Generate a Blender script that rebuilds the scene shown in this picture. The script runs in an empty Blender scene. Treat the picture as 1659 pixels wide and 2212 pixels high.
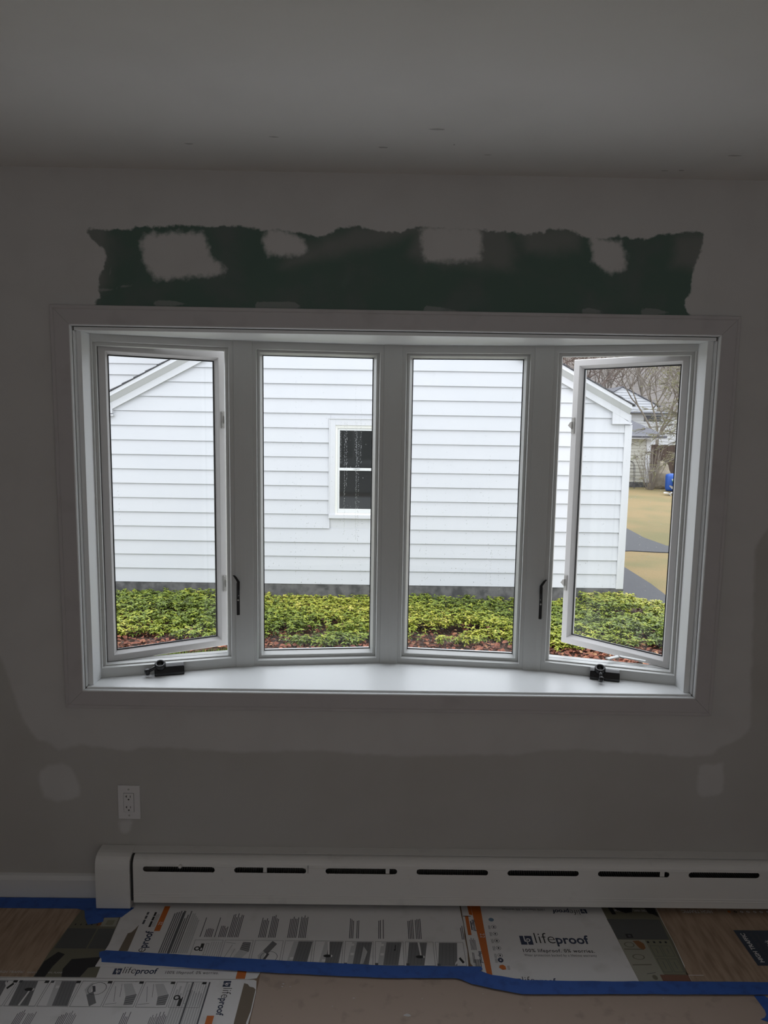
import bpy, bmesh, math, random
import numpy as np
from mathutils import Vector, Matrix

# ---------------------------------------------------------------- camera, world, lights, exposure
S = bpy.context.scene
COL = S.collection
cam_d = bpy.data.cameras.new('camera')
cam = bpy.data.objects.new('camera', cam_d)
COL.objects.link(cam)
yaw, pitch, roll = -8.32165e-3, -.122886429, -.0159003
Rm = Matrix.Rotation(yaw, 3, 'Z') @ Matrix.Rotation(pitch, 3, 'X') @ Matrix.Rotation(roll, 3, 'Y')
right, fwd, up = Rm.col[0], Rm.col[1], Rm.col[2]
M = Matrix((right, up, -fwd)).transposed().to_4x4()
M.translation = Vector((0, -2.32, 1.665))
cam.matrix_world = M
cam_d.sensor_fit = 'VERTICAL'
cam_d.sensor_height = 24.0
cam_d.lens = 1532.07 * 24.0 / 2212
cam_d.clip_start = .02
cam_d.clip_end = 400
S.camera = cam

SKY = 3.5
wd = bpy.data.worlds.new('overcast_sky')
S.world = wd
wd.use_nodes = True
nt = wd.node_tree
nt.nodes.clear()
o = nt.nodes.new('ShaderNodeOutputWorld')
b = nt.nodes.new('ShaderNodeBackground')
tc = nt.nodes.new('ShaderNodeTexCoord')
sx = nt.nodes.new('ShaderNodeSeparateXYZ')
cr = nt.nodes.new('ShaderNodeValToRGB')
cr.color_ramp.elements[0].position = 0
cr.color_ramp.elements[0].color = (.60, .63, .68, 1)
cr.color_ramp.elements[1].position = 1
cr.color_ramp.elements[1].color = (.96, .98, 1.03, 1)
nt.links.new(tc.outputs['Generated'], sx.inputs[0])
nt.links.new(sx.outputs['Z'], cr.inputs[0])
nt.links.new(cr.outputs[0], b.inputs['Color'])
b.inputs['Strength'].default_value = SKY
nt.links.new(b.outputs[0], o.inputs[0])


def area_light(name, loc, rot, sx_, sy_, power, color):
    d = bpy.data.lights.new(name, 'AREA')
    d.shape = 'RECTANGLE'
    d.size, d.size_y = sx_, sy_
    d.energy = power
    d.color = color
    ob = bpy.data.objects.new(name, d)
    ob.location = loc
    ob.rotation_euler = rot
    COL.objects.link(ob)
    return ob


# added fill light behind the camera, brightens the dim room
area_light('rear_fill_light', (.35, -4.55, 1.25), (math.radians(90), 0, 0), 5.0, 2.2, 13.0, (1.0, .99, .98))

vs = S.view_settings
S.display_settings.display_device = 'sRGB'
vs.view_transform = 'Standard'
vs.look = 'None'
vs.exposure = 0.0
vs.gamma = 1.0
vs.use_curve_mapping = False
try:
    S.cycles.use_denoising = True
    S.cycles.max_bounces = 10
    S.cycles.diffuse_bounces = 6
    S.cycles.transparent_max_bounces = 16
except Exception:
    pass

R = random.Random(7)


# ---------------------------------------------------------------- helpers
def srgb(*c):
    return tuple((v / 255 / 12.92 if v / 255 <= .04045 else ((v / 255 + .055) / 1.055) ** 2.4) for v in c)


def mat(name, col, rough=.6, noise=None, metallic=0, spec=.5, bump=None, stretch=None):
    """principled material; noise=(scale, col2, lo, hi) mixes a second colour in blotches"""
    m = bpy.data.materials.new(name)
    m.use_nodes = True
    n = m.node_tree.nodes
    l = m.node_tree.links
    p = n['Principled BSDF']
    p.inputs['Base Color'].default_value = (*col, 1)
    p.inputs['Roughness'].default_value = rough
    p.inputs['Metallic'].default_value = metallic
    p.inputs['Specular IOR Level'].default_value = spec
    t = n.new('ShaderNodeTexCoord')
    src = t.outputs['Object']
    if stretch:
        mp = n.new('ShaderNodeMapping')
        mp.inputs['Scale'].default_value = stretch
        l.new(src, mp.inputs[0])
        src = mp.outputs[0]
    if noise:
        sc, c2, lo, hi = noise
        x = n.new('ShaderNodeTexNoise')
        x.inputs['Scale'].default_value = sc
        x.inputs['Detail'].default_value = 5
        l.new(src, x.inputs['Vector'])
        r = n.new('ShaderNodeMapRange')
        r.inputs['From Min'].default_value = lo
        r.inputs['From Max'].default_value = hi
        l.new(x.outputs['Fac'], r.inputs['Value'])
        mx = n.new('ShaderNodeMix')
        mx.data_type = 'RGBA'
        mx.inputs['A'].default_value = (*col, 1)
        mx.inputs['B'].default_value = (*c2, 1)
        l.new(r.outputs[0], mx.inputs['Factor'])
        l.new(mx.outputs['Result'], p.inputs['Base Color'])
    if bump:
        x = n.new('ShaderNodeTexNoise')
        x.inputs['Scale'].default_value = bump[0]
        x.inputs['Detail'].default_value = 4
        l.new(src, x.inputs['Vector'])
        bp = n.new('ShaderNodeBump')
        bp.inputs['Strength'].default_value = bump[1]
        bp.inputs['Distance'].default_value = bump[2] if len(bump) > 2 else .002
        l.new(x.outputs['Fac'], bp.inputs['Height'])
        l.new(bp.outputs[0], p.inputs['Normal'])
    return m


def ramp_mat(name, cols, rough=.6, attr='tint', spec=.4, transl=0):
    """colour picked by a per-leaf value stored on the mesh"""
    m = bpy.data.materials.new(name)
    m.use_nodes = True
    n = m.node_tree.nodes
    l = m.node_tree.links
    p = n['Principled BSDF']
    p.inputs['Roughness'].default_value = rough
    p.inputs['Specular IOR Level'].default_value = spec
    a = n.new('ShaderNodeAttribute')
    a.attribute_name = attr
    r = n.new('ShaderNodeValToRGB')
    e = r.color_ramp.elements
    while len(e) < len(cols):
        e.new(.5)
    for i, c in enumerate(cols):
        e[i].position = i / (len(cols) - 1)
        e[i].color = (*c, 1)
    l.new(a.outputs['Fac'], r.inputs[0])
    l.new(r.outputs[0], p.inputs['Base Color'])
    return m


class MB:
    """collects polygons; build() links them as ONE mesh object"""

    def __init__(self):
        self.v, self.f, self.m, self.t = [], [], [], []
        self.tint = None

    def face(self, pts, mi=0):
        i = len(self.v)
        self.v += [tuple(p) for p in pts]
        self.f.append(tuple(range(i, i + len(pts))))
        self.m.append(mi)
        self.t.append(self.tint or 0)

    def quadgrid(self, loops, closed=True, mi=0):
        i = len(self.v)
        k = len(loops[0])
        for L in loops:
            self.v += [tuple(p) for p in L]
        for a in range(len(loops) - 1):
            for j in range(k if closed else k - 1):
                j2 = (j + 1) % k
                self.f.append((i + a * k + j, i + a * k + j2, i + (a + 1) * k + j2, i + (a + 1) * k + j))
                self.m.append(mi)
                self.t.append(self.tint or 0)

    def box(self, a, b, mi=0, T=None):
        (x0, y0, z0), (x1, y1, z1) = a, b
        c = [(x0, y0, z0), (x1, y0, z0), (x1, y1, z0), (x0, y1, z0), (x0, y0, z1), (x1, y0, z1), (x1, y1, z1), (x0, y1, z1)]
        if T:
            c = [T(*p) for p in c]
        i = len(self.v)
        self.v += [tuple(p) for p in c]
        for q in ((0, 3, 2, 1), (4, 5, 6, 7), (0, 1, 5, 4), (1, 2, 6, 5), (2, 3, 7, 6), (3, 0, 4, 7)):
            self.f.append(tuple(i + k for k in q))
            self.m.append(mi)
            self.t.append(self.tint or 0)

    def prism(self, poly, fn0, fn1, mi=0):
        """polygon (2-D) swept between two placements"""
        A = [fn0(*p) for p in poly]
        B = [fn1(*p) for p in poly]
        self.face(A[::-1], mi)
        self.face(B, mi)
        self.quadgrid([A, B], True, mi)

    def tube(self, pts, rad, n=6, mi=0, caps=True):
        pts = [Vector(p) for p in pts]
        if not hasattr(rad, '__len__'):
            rad = [rad] * len(pts)
        loops = []
        prev = None
        for i, p in enumerate(pts):
            d = (pts[min(i + 1, len(pts) - 1)] - pts[max(i - 1, 0)]).normalized()
            if prev is None:
                prev = d.orthogonal().normalized()
            s = (prev - d * prev.dot(d))
            s = s.normalized() if s.length > 1e-6 else d.orthogonal().normalized()
            prev = s
            t = d.cross(s)
            loops.append([p + (s * math.cos(2 * math.pi * k / n) + t * math.sin(2 * math.pi * k / n)) * rad[i] for k in range(n)])
        self.quadgrid(loops, True, mi)
        if caps:
            self.face(loops[0][::-1], mi)
            self.face(loops[-1], mi)

    def lathe(self, prof, c, n=20, axis='Z', mi=0):
        c = Vector(c)
        loops = []
        for r, h in prof:
            L = []
            for k in range(n):
                a = 2 * math.pi * k / n
                q = {'Z': (r * math.cos(a), r * math.sin(a), h), 'Y': (r * math.cos(a), h, r * math.sin(a)), 'X': (h, r * math.cos(a), r * math.sin(a))}[axis]
                L.append(c + Vector(q))
            loops.append(L)
        self.quadgrid(loops, True, mi)
        self.face(loops[0][::-1], mi)
        self.face(loops[-1], mi)

    def build(self, name, mats, parent=None, smooth=False, tint=False, fix=True):
        me = bpy.data.meshes.new(name)
        me.from_pydata(self.v, [], self.f)
        for m in (mats if isinstance(mats, (list, tuple)) else [mats]):
            me.materials.append(m)
        me.polygons.foreach_set('material_index', self.m)
        if smooth:
            me.polygons.foreach_set('use_smooth', [True] * len(self.f))
        if tint:
            a = me.attributes.new('tint', 'FLOAT', 'FACE')
            a.data.foreach_set('value', self.t)
        if fix and len(self.f) < 60000:
            bm = bmesh.new()
            bm.from_mesh(me)
            bmesh.ops.remove_doubles(bm, verts=bm.verts, dist=1e-5)
            bmesh.ops.recalc_face_normals(bm, faces=bm.faces)
            bm.to_mesh(me)
            bm.free()
        me.update()
        ob = bpy.data.objects.new(name, me)
        COL.objects.link(ob)
        if parent:
            ob.parent = parent
            ob.matrix_parent_inverse = parent.matrix_world.inverted()
        return ob


def tag(o, label=None, cat=None, group=None, kind=None):
    if label:
        o['label'] = label
    if cat:
        o['category'] = cat
    if group:
        o['group'] = group
    if kind:
        o['kind'] = kind
    return o


def empty(name, loc, label=None, cat=None, group=None, kind=None):
    o = bpy.data.objects.new(name, None)
    o.location = loc
    o.empty_display_size = .05
    COL.objects.link(o)
    o.matrix_world = Matrix.Translation(Vector(loc))
    return tag(o, label, cat, group, kind)


def bevel(o, w, seg=2):
    m = o.modifiers.new('bevel', 'BEVEL')
    m.width = w
    m.segments = seg
    m.limit_method = 'ANGLE'
    m.angle_limit = math.radians(35)
    return o


# ---------------------------------------------------------------- materials
PAINT = (.475, .465, .45)
MUDC = (.59, .58, .575)
M_white = mat('white_window_paint', (.60, .61, .60), .38)
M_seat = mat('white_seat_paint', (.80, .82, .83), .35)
M_sashw = mat('white_sash_vinyl', (.64, .63, .63), .4)
M_casing = mat('primed_casing', (.52, .50, .51), .5, noise=(9, (.45, .43, .44), .55, .75))
M_gasket = mat('black_gasket', (.012, .013, .016), .5)
M_black = mat('black_hardware', (.010, .010, .012), .28)
M_keeper = mat('grey_keeper', (.42, .41, .39), .5)
M_paint = mat('grey_wall_paint', PAINT, .8)
M_ceil = mat('ceiling_paint', (.82, .815, .80), .85, noise=(3.0, (.77, .765, .75), .5, .8))
M_heater = mat('heater_enamel', (.74, .73, .715), .42, noise=(14, (.62, .61, .60), .62, .80))
M_dark = mat('heater_inside', (.03, .03, .03), .8)
M_fin = mat('aluminium_fins', (.30, .30, .30), .5, metallic=.6)
M_outlet = mat('outlet_plastic', (.70, .69, .70), .4)
M_slot = mat('outlet_slots', (.02, .02, .02), .6)
M_base = mat('baseboard_paint', (.68, .68, .68), .5)
M_floor = mat('plank_floor', (.30, .20, .13), .5, noise=(6, (.22, .14, .09), .4, .7), stretch=(1, 8, 1))
M_card = mat('white_carton', (.82, .81, .82), .62, noise=(12, (.68, .67, .66), .58, .82))
M_kraft = mat('brown_kraft_board', (.47, .375, .315), .85, noise=(17, (.32, .255, .21), .58, .82), bump=(60, .25))
M_torn = mat('torn_brown_card', (.21, .17, .13), .9)
M_ink = mat('grey_ink', (.10, .10, .115), .7)
M_navy = mat('navy_ink', (.035, .05, .10), .6)
M_blackink = mat('black_ink', (.02, .02, .022), .6)
M_orange = mat('orange_ink', (.62, .16, .025), .6)
M_light = mat('pale_print', (.58, .58, .59), .6)
M_mid = mat('grey_print', (.20, .20, .21), .6)
M_label = mat('navy_label_print', (.035, .052, .085), .5)
M_tape = mat('blue_tape', (.030, .115, .46), .55, noise=(35, (.022, .085, .35), .5, .7), bump=(40, .3))
M_woodpr = mat('printed_wood', (.44, .32, .23), .55, noise=(7, (.30, .205, .14), .42, .68), stretch=(9, 1.2, 1))
M_kit1 = mat('print_olive', (.17, .16, .115), .55)
M_kit2 = mat('print_cabinet', (.095, .10, .098), .55)
M_kit3 = mat('print_cream', (.36, .35, .29), .55)
M_kit4 = mat('print_green_cabinet', (.24, .24, .17), .55)
M_kit5 = mat('print_rust', (.27, .11, .035), .55)
M_kit6 = mat('print_terracotta', (.22, .10, .065), .55)
M_blueic = mat('print_pale_blue', (.16, .25, .36), .55)
M_siding = mat('white_siding', (.505, .512, .53), .55, noise=(1.3, (.485, .495, .515), .4, .8))
M_sidtrim = mat('white_house_trim', (.53, .535, .55), .5)
M_shingle = mat('dark_shingle', (.045, .045, .05), .9, noise=(40, (.08, .08, .085), .4, .7))
M_gshingle = mat('grey_shingle', (.105, .105, .12), .9, noise=(20, (.08, .08, .092), .4, .7))
M_found = mat('grey_foundation', (.125, .122, .12), .9, noise=(9, (.055, .055, .055), .42, .66))
M_pane = mat('dark_house_glass', (.004, .006, .0065), .04, spec=.35)
M_cream = mat('cream_siding', (.42, .41, .36), .7)
M_lawn = mat('dry_lawn', (.24, .175, .08), .95, noise=(.55, (.17, .15, .065), .42, .66), bump=(30, .5, .03))
M_grassy = mat('green_grass_soil', (.10, .12, .04), .95, noise=(30, (.20, .17, .08), .4, .7))
M_bounce = mat('pale_bounce_concrete', (.50, .49, .47), .85, noise=(4, (.42, .41, .39), .4, .7))
M_asph = mat('wet_asphalt', (.058, .059, .065), .7, noise=(25, (.042, .043, .048), .4, .7))
M_soil = mat('leaf_mould', (.05, .03, .02), .95, noise=(30, (.10, .05, .033), .4, .7))
M_hill = mat('winter_wood_slope', (.135, .118, .107), .95, noise=(1.6, (.09, .08, .073), .4, .65))
M_bark = mat('grey_bark', (.12, .095, .08), .9)
M_bark2 = mat('red_brown_bark', (.095, .066, .055), .9)
M_lich = mat('pale_bark', (.19, .165, .14), .9)
M_fence = mat('brown_fence', (.085, .058, .045), .9, noise=(6, (.05, .036, .03), .4, .7), stretch=(6, 6, .6))
M_blue = mat('blue_plastic', (.02, .09, .38), .4)
M_terra = mat('terracotta', (.26, .10, .06), .8)
M_green = mat('green_rim', (.12, .36, .24), .5)
M_whitep = mat('white_plastic', (.55, .56, .58), .5)
M_wire = mat('dark_wire', (.05, .045, .045), .6)
M_stone = mat('tan_stone', (.26, .225, .17), .9, noise=(5, (.19, .165, .13), .4, .7))
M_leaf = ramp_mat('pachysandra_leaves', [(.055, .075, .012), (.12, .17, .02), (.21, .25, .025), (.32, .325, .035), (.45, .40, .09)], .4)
M_dead = ramp_mat('fallen_leaves', [(.065, .024, .015), (.15, .048, .025), (.25, .085, .045), (.36, .20, .10)], .7)
M_grass = ramp_mat('grass_blades', [(.05, .10, .012), (.12, .21, .02), (.24, .27, .06)], .7)
M_cedar = ramp_mat('evergreen_sprays', [(.06, .065, .03), (.15, .145, .055), (.24, .23, .09), (.30, .29, .20)], .8)


def glass_material():
    m = bpy.data.materials.new('clear_glass')
    m.use_nodes = True
    n = m.node_tree.nodes
    l = m.node_tree.links
    n.clear()
    out = n.new('ShaderNodeOutputMaterial')
    mix = n.new('ShaderNodeMixShader')
    tr = n.new('ShaderNodeBsdfTransparent')
    tr.inputs[0].default_value = (.958, .968, .970, 1)
    gl = n.new('ShaderNodeBsdfGlossy')
    gl.inputs['Roughness'].default_value = 0.01
    lw = n.new('ShaderNodeLayerWeight')
    lw.inputs['Blend'].default_value = .5
    pw = n.new('ShaderNodeMath')
    pw.operation = 'POWER'
    pw.inputs[1].default_value = 5
    ml = n.new('ShaderNodeMath')
    ml.operation = 'MULTIPLY_ADD'
    ml.inputs[1].default_value = .9
    ml.inputs[2].default_value = .035
    l.new(lw.outputs['Facing'], pw.inputs[0])
    l.new(pw.outputs[0], ml.inputs[0])
    l.new(ml.outputs[0], mix.inputs[0])
    l.new(tr.outputs[0], mix.inputs[1])
    l.new(gl.outputs[0], mix.inputs[2])
    l.new(mix.outputs[0], out.inputs[0])
    return m


M_glass = glass_material()
M_drop = bpy.data.materials.new('rain_water')
M_drop.use_nodes = True
_p = M_drop.node_tree.nodes['Principled BSDF']
_p.inputs['Transmission Weight'].default_value = 1
_p.inputs['IOR'].default_value = 1.33
_p.inputs['Roughness'].default_value = .02

GREEN = [(-0.925,2.263),(-0.889,2.259),(-0.874,2.256),(-0.784,2.259),(-0.767,2.269),(-0.698,2.267),(-0.636,2.274),(-0.554,2.271),(-0.452,2.275),(-0.415,2.27),(-0.361,2.262),(-0.335,2.267),(-0.274,2.259),(-0.193,2.246),(-0.162,2.26),(-0.136,2.275),(-0.085,2.282),(-0.056,2.278),(-0.018,2.268),(0.058,2.264),(0.086,2.276),(0.119,2.284),(0.176,2.28),(0.247,2.279),(0.313,2.278),(0.341,2.272),(0.409,2.272),(0.446,2.265),(0.478,2.268),(0.491,2.278),(0.507,2.268),(0.517,2.282),(0.562,2.283),(0.604,2.28),(0.621,2.265),(0.647,2.258),(0.679,2.256),(0.705,2.259),(0.752,2.266),(0.795,2.258),(0.848,2.259),(0.868,2.274),(0.921,2.274),(0.955,2.283),(1.008,2.282),(1.013,2.264),(1.005,2.213),(0.989,2.172),(0.985,2.136),(0.984,2.095),(0.967,2.069),(0.971,2.048),(0.986,2.025),(0.982,1.999),(-0.908,1.982),(-0.909,2.031),(-0.889,2.052),(-0.897,2.084),(-0.891,2.112),(-0.88,2.136),(-0.867,2.169),(-0.872,2.196),(-0.894,2.214),(-0.922,2.239)]
MUD = [[(-0.76,2.226),(-0.739,2.246),(-0.657,2.252),(-0.563,2.253),(-0.549,2.214),(-0.539,2.182),(-0.502,2.155),(-0.494,2.131),(-0.544,2.122),(-0.619,2.117),(-0.681,2.108),(-0.714,2.111),(-0.742,2.143),(-0.753,2.182)],[(-0.373,2.248),(-0.359,2.266),(-0.326,2.266),(-0.259,2.247),(-0.236,2.216),(-0.24,2.193),(-0.297,2.187),(-0.354,2.186),(-0.371,2.209)],[(0.119,2.27),(0.138,2.282),(0.294,2.284),(0.314,2.26),(0.312,2.186),(0.25,2.181),(0.178,2.177),(0.131,2.183),(0.125,2.224)],[(0.65,2.258),(0.668,2.263),(0.706,2.255),(0.759,2.245),(0.767,2.219),(0.774,2.174),(0.759,2.157),(0.727,2.153),(0.694,2.165),(0.667,2.19),(0.659,2.233)]]
SMEAR = [[(-0.715,2.045),(-0.661,2.044),(-0.591,2.028),(-0.728,2.027)],[(-0.403,2.045),(-0.278,2.047),(-0.24,2.024),(-0.398,2.021)],[(0.139,2.044),(0.249,2.03),(0.25,2.019),(0.134,2.021)],[(0.641,2.044),(0.669,2.043),(0.75,2.025),(0.641,2.022)],[(0.829,2.047),(0.883,2.044),(0.948,2.026),(0.83,2.024)]]
BAND = [[(-1.9,1.15),(-1.35,1.05),(-1.26,0.85),(-1.203,0.663),(-1.177,0.603),(-1.15,0.573),(-1.111,0.565),(-1.083,0.538),(-1.008,0.559),(-0.94,0.552),(-0.837,0.538),(-0.802,0.554),(-0.711,0.554),(-0.579,0.545),(-0.453,0.539),(-0.333,0.545),(-0.174,0.55),(-0.03,0.537),(0.113,0.533),(0.4,0.542),(0.487,0.54),(0.572,0.56),(0.688,0.564),(0.803,0.56),(0.919,0.555),(1.094,0.542),(1.168,0.552),(1.189,0.583),(1.234,0.595),(1.289,0.641),(1.288,0.725),(1.279,0.802),(1.274,0.933),(1.257,1.282),(1.36,1.45),(1.42,1.7),(1.9,1.9),(1.9,2.7),(-1.9,2.7)],[(-1.154,0.422),(-1.147,0.464),(-1.12,0.486),(-1.08,0.49),(-1.048,0.48),(-1.026,0.448),(-1.016,0.415),(-1.017,0.372),(-1.053,0.358),(-1.101,0.354),(-1.14,0.368)],[(1.119,0.512),(1.205,0.522),(1.212,0.464),(1.213,0.415),(1.185,0.401),(1.139,0.397),(1.126,0.408)],[(-0.889,0.285),(-0.838,0.286),(-0.849,0.246),(-0.856,0.2),(-0.886,0.192),(-0.878,0.246)]]


# ---------------------------------------------------------------- room shell
XL, XR, ZB, ZT = -.982, 1.081, .7615, 1.960      # window opening in the front wall
RX0, RX1, RY0, CEIL = -2.5, 2.9, -4.6, 2.44
WT = .09


def sdf(poly, P):
    """signed distance (positive inside) of points P (N,2) to a polygon"""
    A = np.array(poly, float)
    B = np.roll(A, -1, 0)
    best = np.full(len(P), 1e9)
    ins = np.zeros(len(P), bool)
    for a, b_ in zip(A, B):
        e = b_ - a
        w = P - a
        t = np.clip((w @ e) / max(e @ e, 1e-12), 0, 1)
        best = np.minimum(best, np.hypot(*(w - t[:, None] * e).T))
        c = (a[1] > P[:, 1]) != (b_[1] > P[:, 1])
        with np.errstate(divide='ignore', invalid='ignore'):
            xi = (b_[0] - a[0]) * (P[:, 1] - a[1]) / (b_[1] - a[1]) + a[0]
        ins ^= c & (P[:, 0] < xi)
    return np.where(ins, best, -best)


def wall_material():
    m = bpy.data.materials.new('patched_wall')
    m.use_nodes = True
    n = m.node_tree.nodes
    l = m.node_tree.links
    p = n['Principled BSDF']
    p.inputs['Roughness'].default_value = .8
    p.inputs['Specular IOR Level'].default_value = .3
    t = n.new('ShaderNodeTexCoord')

    def noise(sc, det=5):
        x = n.new('ShaderNodeTexNoise')
        x.inputs['Scale'].default_value = sc
        x.inputs['Detail'].default_value = det
        l.new(t.outputs['Object'], x.inputs['Vector'])
        return x.outputs['Fac']

    def math_(op, a, b_):
        x = n.new('ShaderNodeMath')
        x.operation = op
        for i, v in enumerate((a, b_)):
            if isinstance(v, (int, float)):
                x.inputs[i].default_value = v
            else:
                l.new(v, x.inputs[i])
        return x.outputs[0]

    def rng(v, lo, hi, a=0, b_=1):
        x = n.new('ShaderNodeMapRange')
        x.interpolation_type = 'SMOOTHSTEP'
        for k, q in (('From Min', lo), ('From Max', hi), ('To Min', a), ('To Max', b_)):
            x.inputs[k].default_value = q
        l.new(v, x.inputs['Value'])
        return x.outputs[0]

    def mask(attr, amp, w, sc):
        a = n.new('ShaderNodeAttribute')
        a.attribute_name = attr
        d = math_('ADD', a.outputs['Fac'], math_('MULTIPLY', math_('SUBTRACT', noise(sc), .5), amp))
        return rng(d, -w, w)

    def mix(f, A, B):
        x = n.new('ShaderNodeMix')
        x.data_type = 'RGBA'
        l.new(f, x.inputs['Factor'])
        for k, v in (('A', A), ('B', B)):
            if isinstance(v, tuple):
                x.inputs[k].default_value = (*v, 1)
            else:
                l.new(v, x.inputs[k])
        return x.outputs['Result']

    base = mix(rng(noise(2.2), .4, .7), PAINT, (.445, .43, .41))
    mudc = mix(rng(noise(5), .4, .7), MUDC, (.56, .55, .545))
    c = mix(mask('band', .02, .009, 22), base, mudc)
    green = mix(rng(noise(7, 6), .45, .75), (.105, .165, .138), (.145, .175, .165))
    green = mix(mask('haze', .05, .03, 14), green, (.215, .23, .22))
    green = mix(math_('MULTIPLY', mask('smear', .006, .002, 90), .55), green, (.36, .37, .36))
    green = mix(mask('mud', .040, .012, 45), green, mudc)
    c = mix(mask('green', .022, .004, 60), c, green)
    l.new(c, p.inputs['Base Color'])
    bp = n.new('ShaderNodeBump')
    bp.inputs['Strength'].default_value = .12
    bp.inputs['Distance'].default_value = .001
    l.new(noise(160, 2), bp.inputs['Height'])
    l.new(bp.outputs[0], p.inputs['Normal'])
    return m


def front_wall():
    step = .0125
    def ax(lo, hi, cuts):
        pts = [lo]
        for c in cuts + [hi]:
            k = max(1, round((c - pts[-1]) / step))
            pts += list(np.linspace(pts[-1], c, k + 1)[1:])
        return pts
    xs = [RX0, -1.9] + ax(-1.4, 1.7, [XL, XR]) + [2.3, RX1]
    zs = [-.02] + ax(.25, 2.40, [ZB, ZT]) + [2.42, CEIL]
    X, Z = np.meshgrid(xs, zs)
    P = np.stack([X.ravel(), Z.ravel()], 1)
    nx = len(xs)
    verts = [(float(a), 0.0, float(b_)) for a, b_ in P]
    faces = []
    for j in range(len(zs) - 1):
        for i in range(nx - 1):
            mx, mz = (xs[i] + xs[i + 1]) / 2, (zs[j] + zs[j + 1]) / 2
            if XL < mx < XR and ZB < mz < ZT:
                continue
            faces.append((j * nx + i, j * nx + i + 1, (j + 1) * nx + i + 1, (j + 1) * nx + i))
    k = len(verts)
    # reveals and outer face
    o4 = [(XL, ZB), (XR, ZB), (XR, ZT), (XL, ZT)]
    b4 = [(RX0, -.02), (RX1, -.02), (RX1, CEIL), (RX0, CEIL)]
    verts += [(x, 0, z) for x, z in o4] + [(x, WT, z) for x, z in o4] + [(x, WT, z) for x, z in b4]
    for i in range(4):
        j = (i + 1) % 4
        faces.append((k + i, k + j, k + 4 + j, k + 4 + i))
        faces.append((k + 4 + i, k + 4 + j, k + 8 + j, k + 8 + i))
    me = bpy.data.meshes.new('wall_front')
    me.from_pydata(verts, [], faces)
    N = len(verts)
    pad = np.full(N - len(P), -1.0)
    hz = [[(.28, 2.29), (.2, 2.29), (.05, 2.24), (-.15, 2.19), (-.32, 2.15), (-.18, 2.25), (0.0, 2.29)], [(.1, 2.29), (.4, 2.29), (.42, 2.16), (.2, 2.17), (.09, 2.2)],
          [(-.95, 2.3), (-.86, 2.26), (-.86, 2.1), (-.95, 2.0)], [(1.1, 2.3), (.93, 2.26), (.92, 2.18), (1.0, 2.16), (1.1, 2.2)], [(.42, 2.29), (.64, 2.29), (.62, 2.22), (.46, 2.21)]]
    sm = SMEAR + [[(-.87, 2.10), (-.865, 2.10), (-.845, 2.155), (-.85, 2.158)], [(-.905, 2.075), (-.83, 2.085), (-.77, 2.10), (-.775, 2.092), (-.83, 2.077), (-.9, 2.066)]]
    for nm, polys in (('green', [GREEN]), ('mud', MUD), ('smear', sm), ('band', BAND), ('haze', hz)):
        d = np.max([sdf(q, P) for q in polys], 0)
        a = me.attributes.new(nm, 'FLOAT', 'POINT')
        a.data.foreach_set('value', np.concatenate([np.clip(d, -1, 1), pad]).astype(np.float32))
    me.materials.append(wall_material())
    me.update()
    ob = bpy.data.objects.new('wall_front', me)
    COL.objects.link(ob)
    tag(ob, 'grey wall around the bow window with a bare green drywall strip and patches of joint compound', 'wall', kind='structure')


front_wall()


def shell(name, a, b_, m, label, cat):
    q = MB()
    q.box(a, b_)
    return tag(q.build(name, m), label, cat, kind='structure')


shell('floor', (RX0 - .1, RY0 - .1, -.12), (RX1 + .1, WT, 0), M_floor, 'wooden plank floor underneath the cartons and brown board', 'floor')
shell('ceiling', (RX0 - .1, RY0 - .1, CEIL), (RX1 + .1, WT, CEIL + .1), M_ceil, 'white painted ceiling with small dark scuffs above the window wall', 'ceiling')
shell('wall_left', (RX0 - .1, RY0, 0), (RX0, 0, CEIL), M_paint, 'grey side wall left of the photographed wall', 'wall')
shell('wall_right', (RX1, RY0, 0), (RX1 + .1, 0, CEIL), M_paint, 'grey side wall right of the photographed wall', 'wall')
shell('wall_back', (RX0, RY0 - .1, 0), (RX1, RY0, CEIL), M_paint, 'grey wall behind the camera', 'wall')

# small dark scuffs and a nail head on the ceiling
q = MB()
for x, y, lx, ly in ((.196, -.24, .006, .006), (.85, -.07, .03, .004), (.90, -.075, .02, .006), (-.55, -.21, .03, .006), (-.30, -.27, .03, .005), (.0, -.21, .05, .006), (.14, -.34, .05, .007), (1.0, -.20, .05, .006), (.3, -.17, .03, .004)):
    n = 8
    q.face([(x + .6 * lx * math.cos(k * .785) * R.uniform(.3, 1) + .3 * ly * math.sin(k), y + ly * math.sin(k * .785) * R.uniform(.5, 1), CEIL - .0006) for k in range(n)][::-1])
sc = q.build('scuff_marks', mat('ceiling_scuffs', (.52, .51, .50), .9), bpy.data.objects['ceiling'])
sc['kind'] = 'stuff'

# baseboard left of the heater
q = MB()
prof = [(0, 0), (-.014, 0), (-.014, .068), (-.009, .082), (0, .086)]
q.prism(prof, lambda y, z: (RX0, y, z), lambda y, z: (-.9455, y, z))
tag(q.build('baseboard_left', M_base), 'low white baseboard left of the radiator end cap', 'baseboard', kind='structure')

# ---------------------------------------------------------------- casing: four mitred boards
CW = .064
cprof = [(0, -.001), (0, -.014), (.0015, -.0168), (.004, -.018), (.050, -.018), (.0515, -.0165), (.0525, -.0165), (.054, -.018), (.062, -.018), (.064, -.015), (.064, -.001)]


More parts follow.
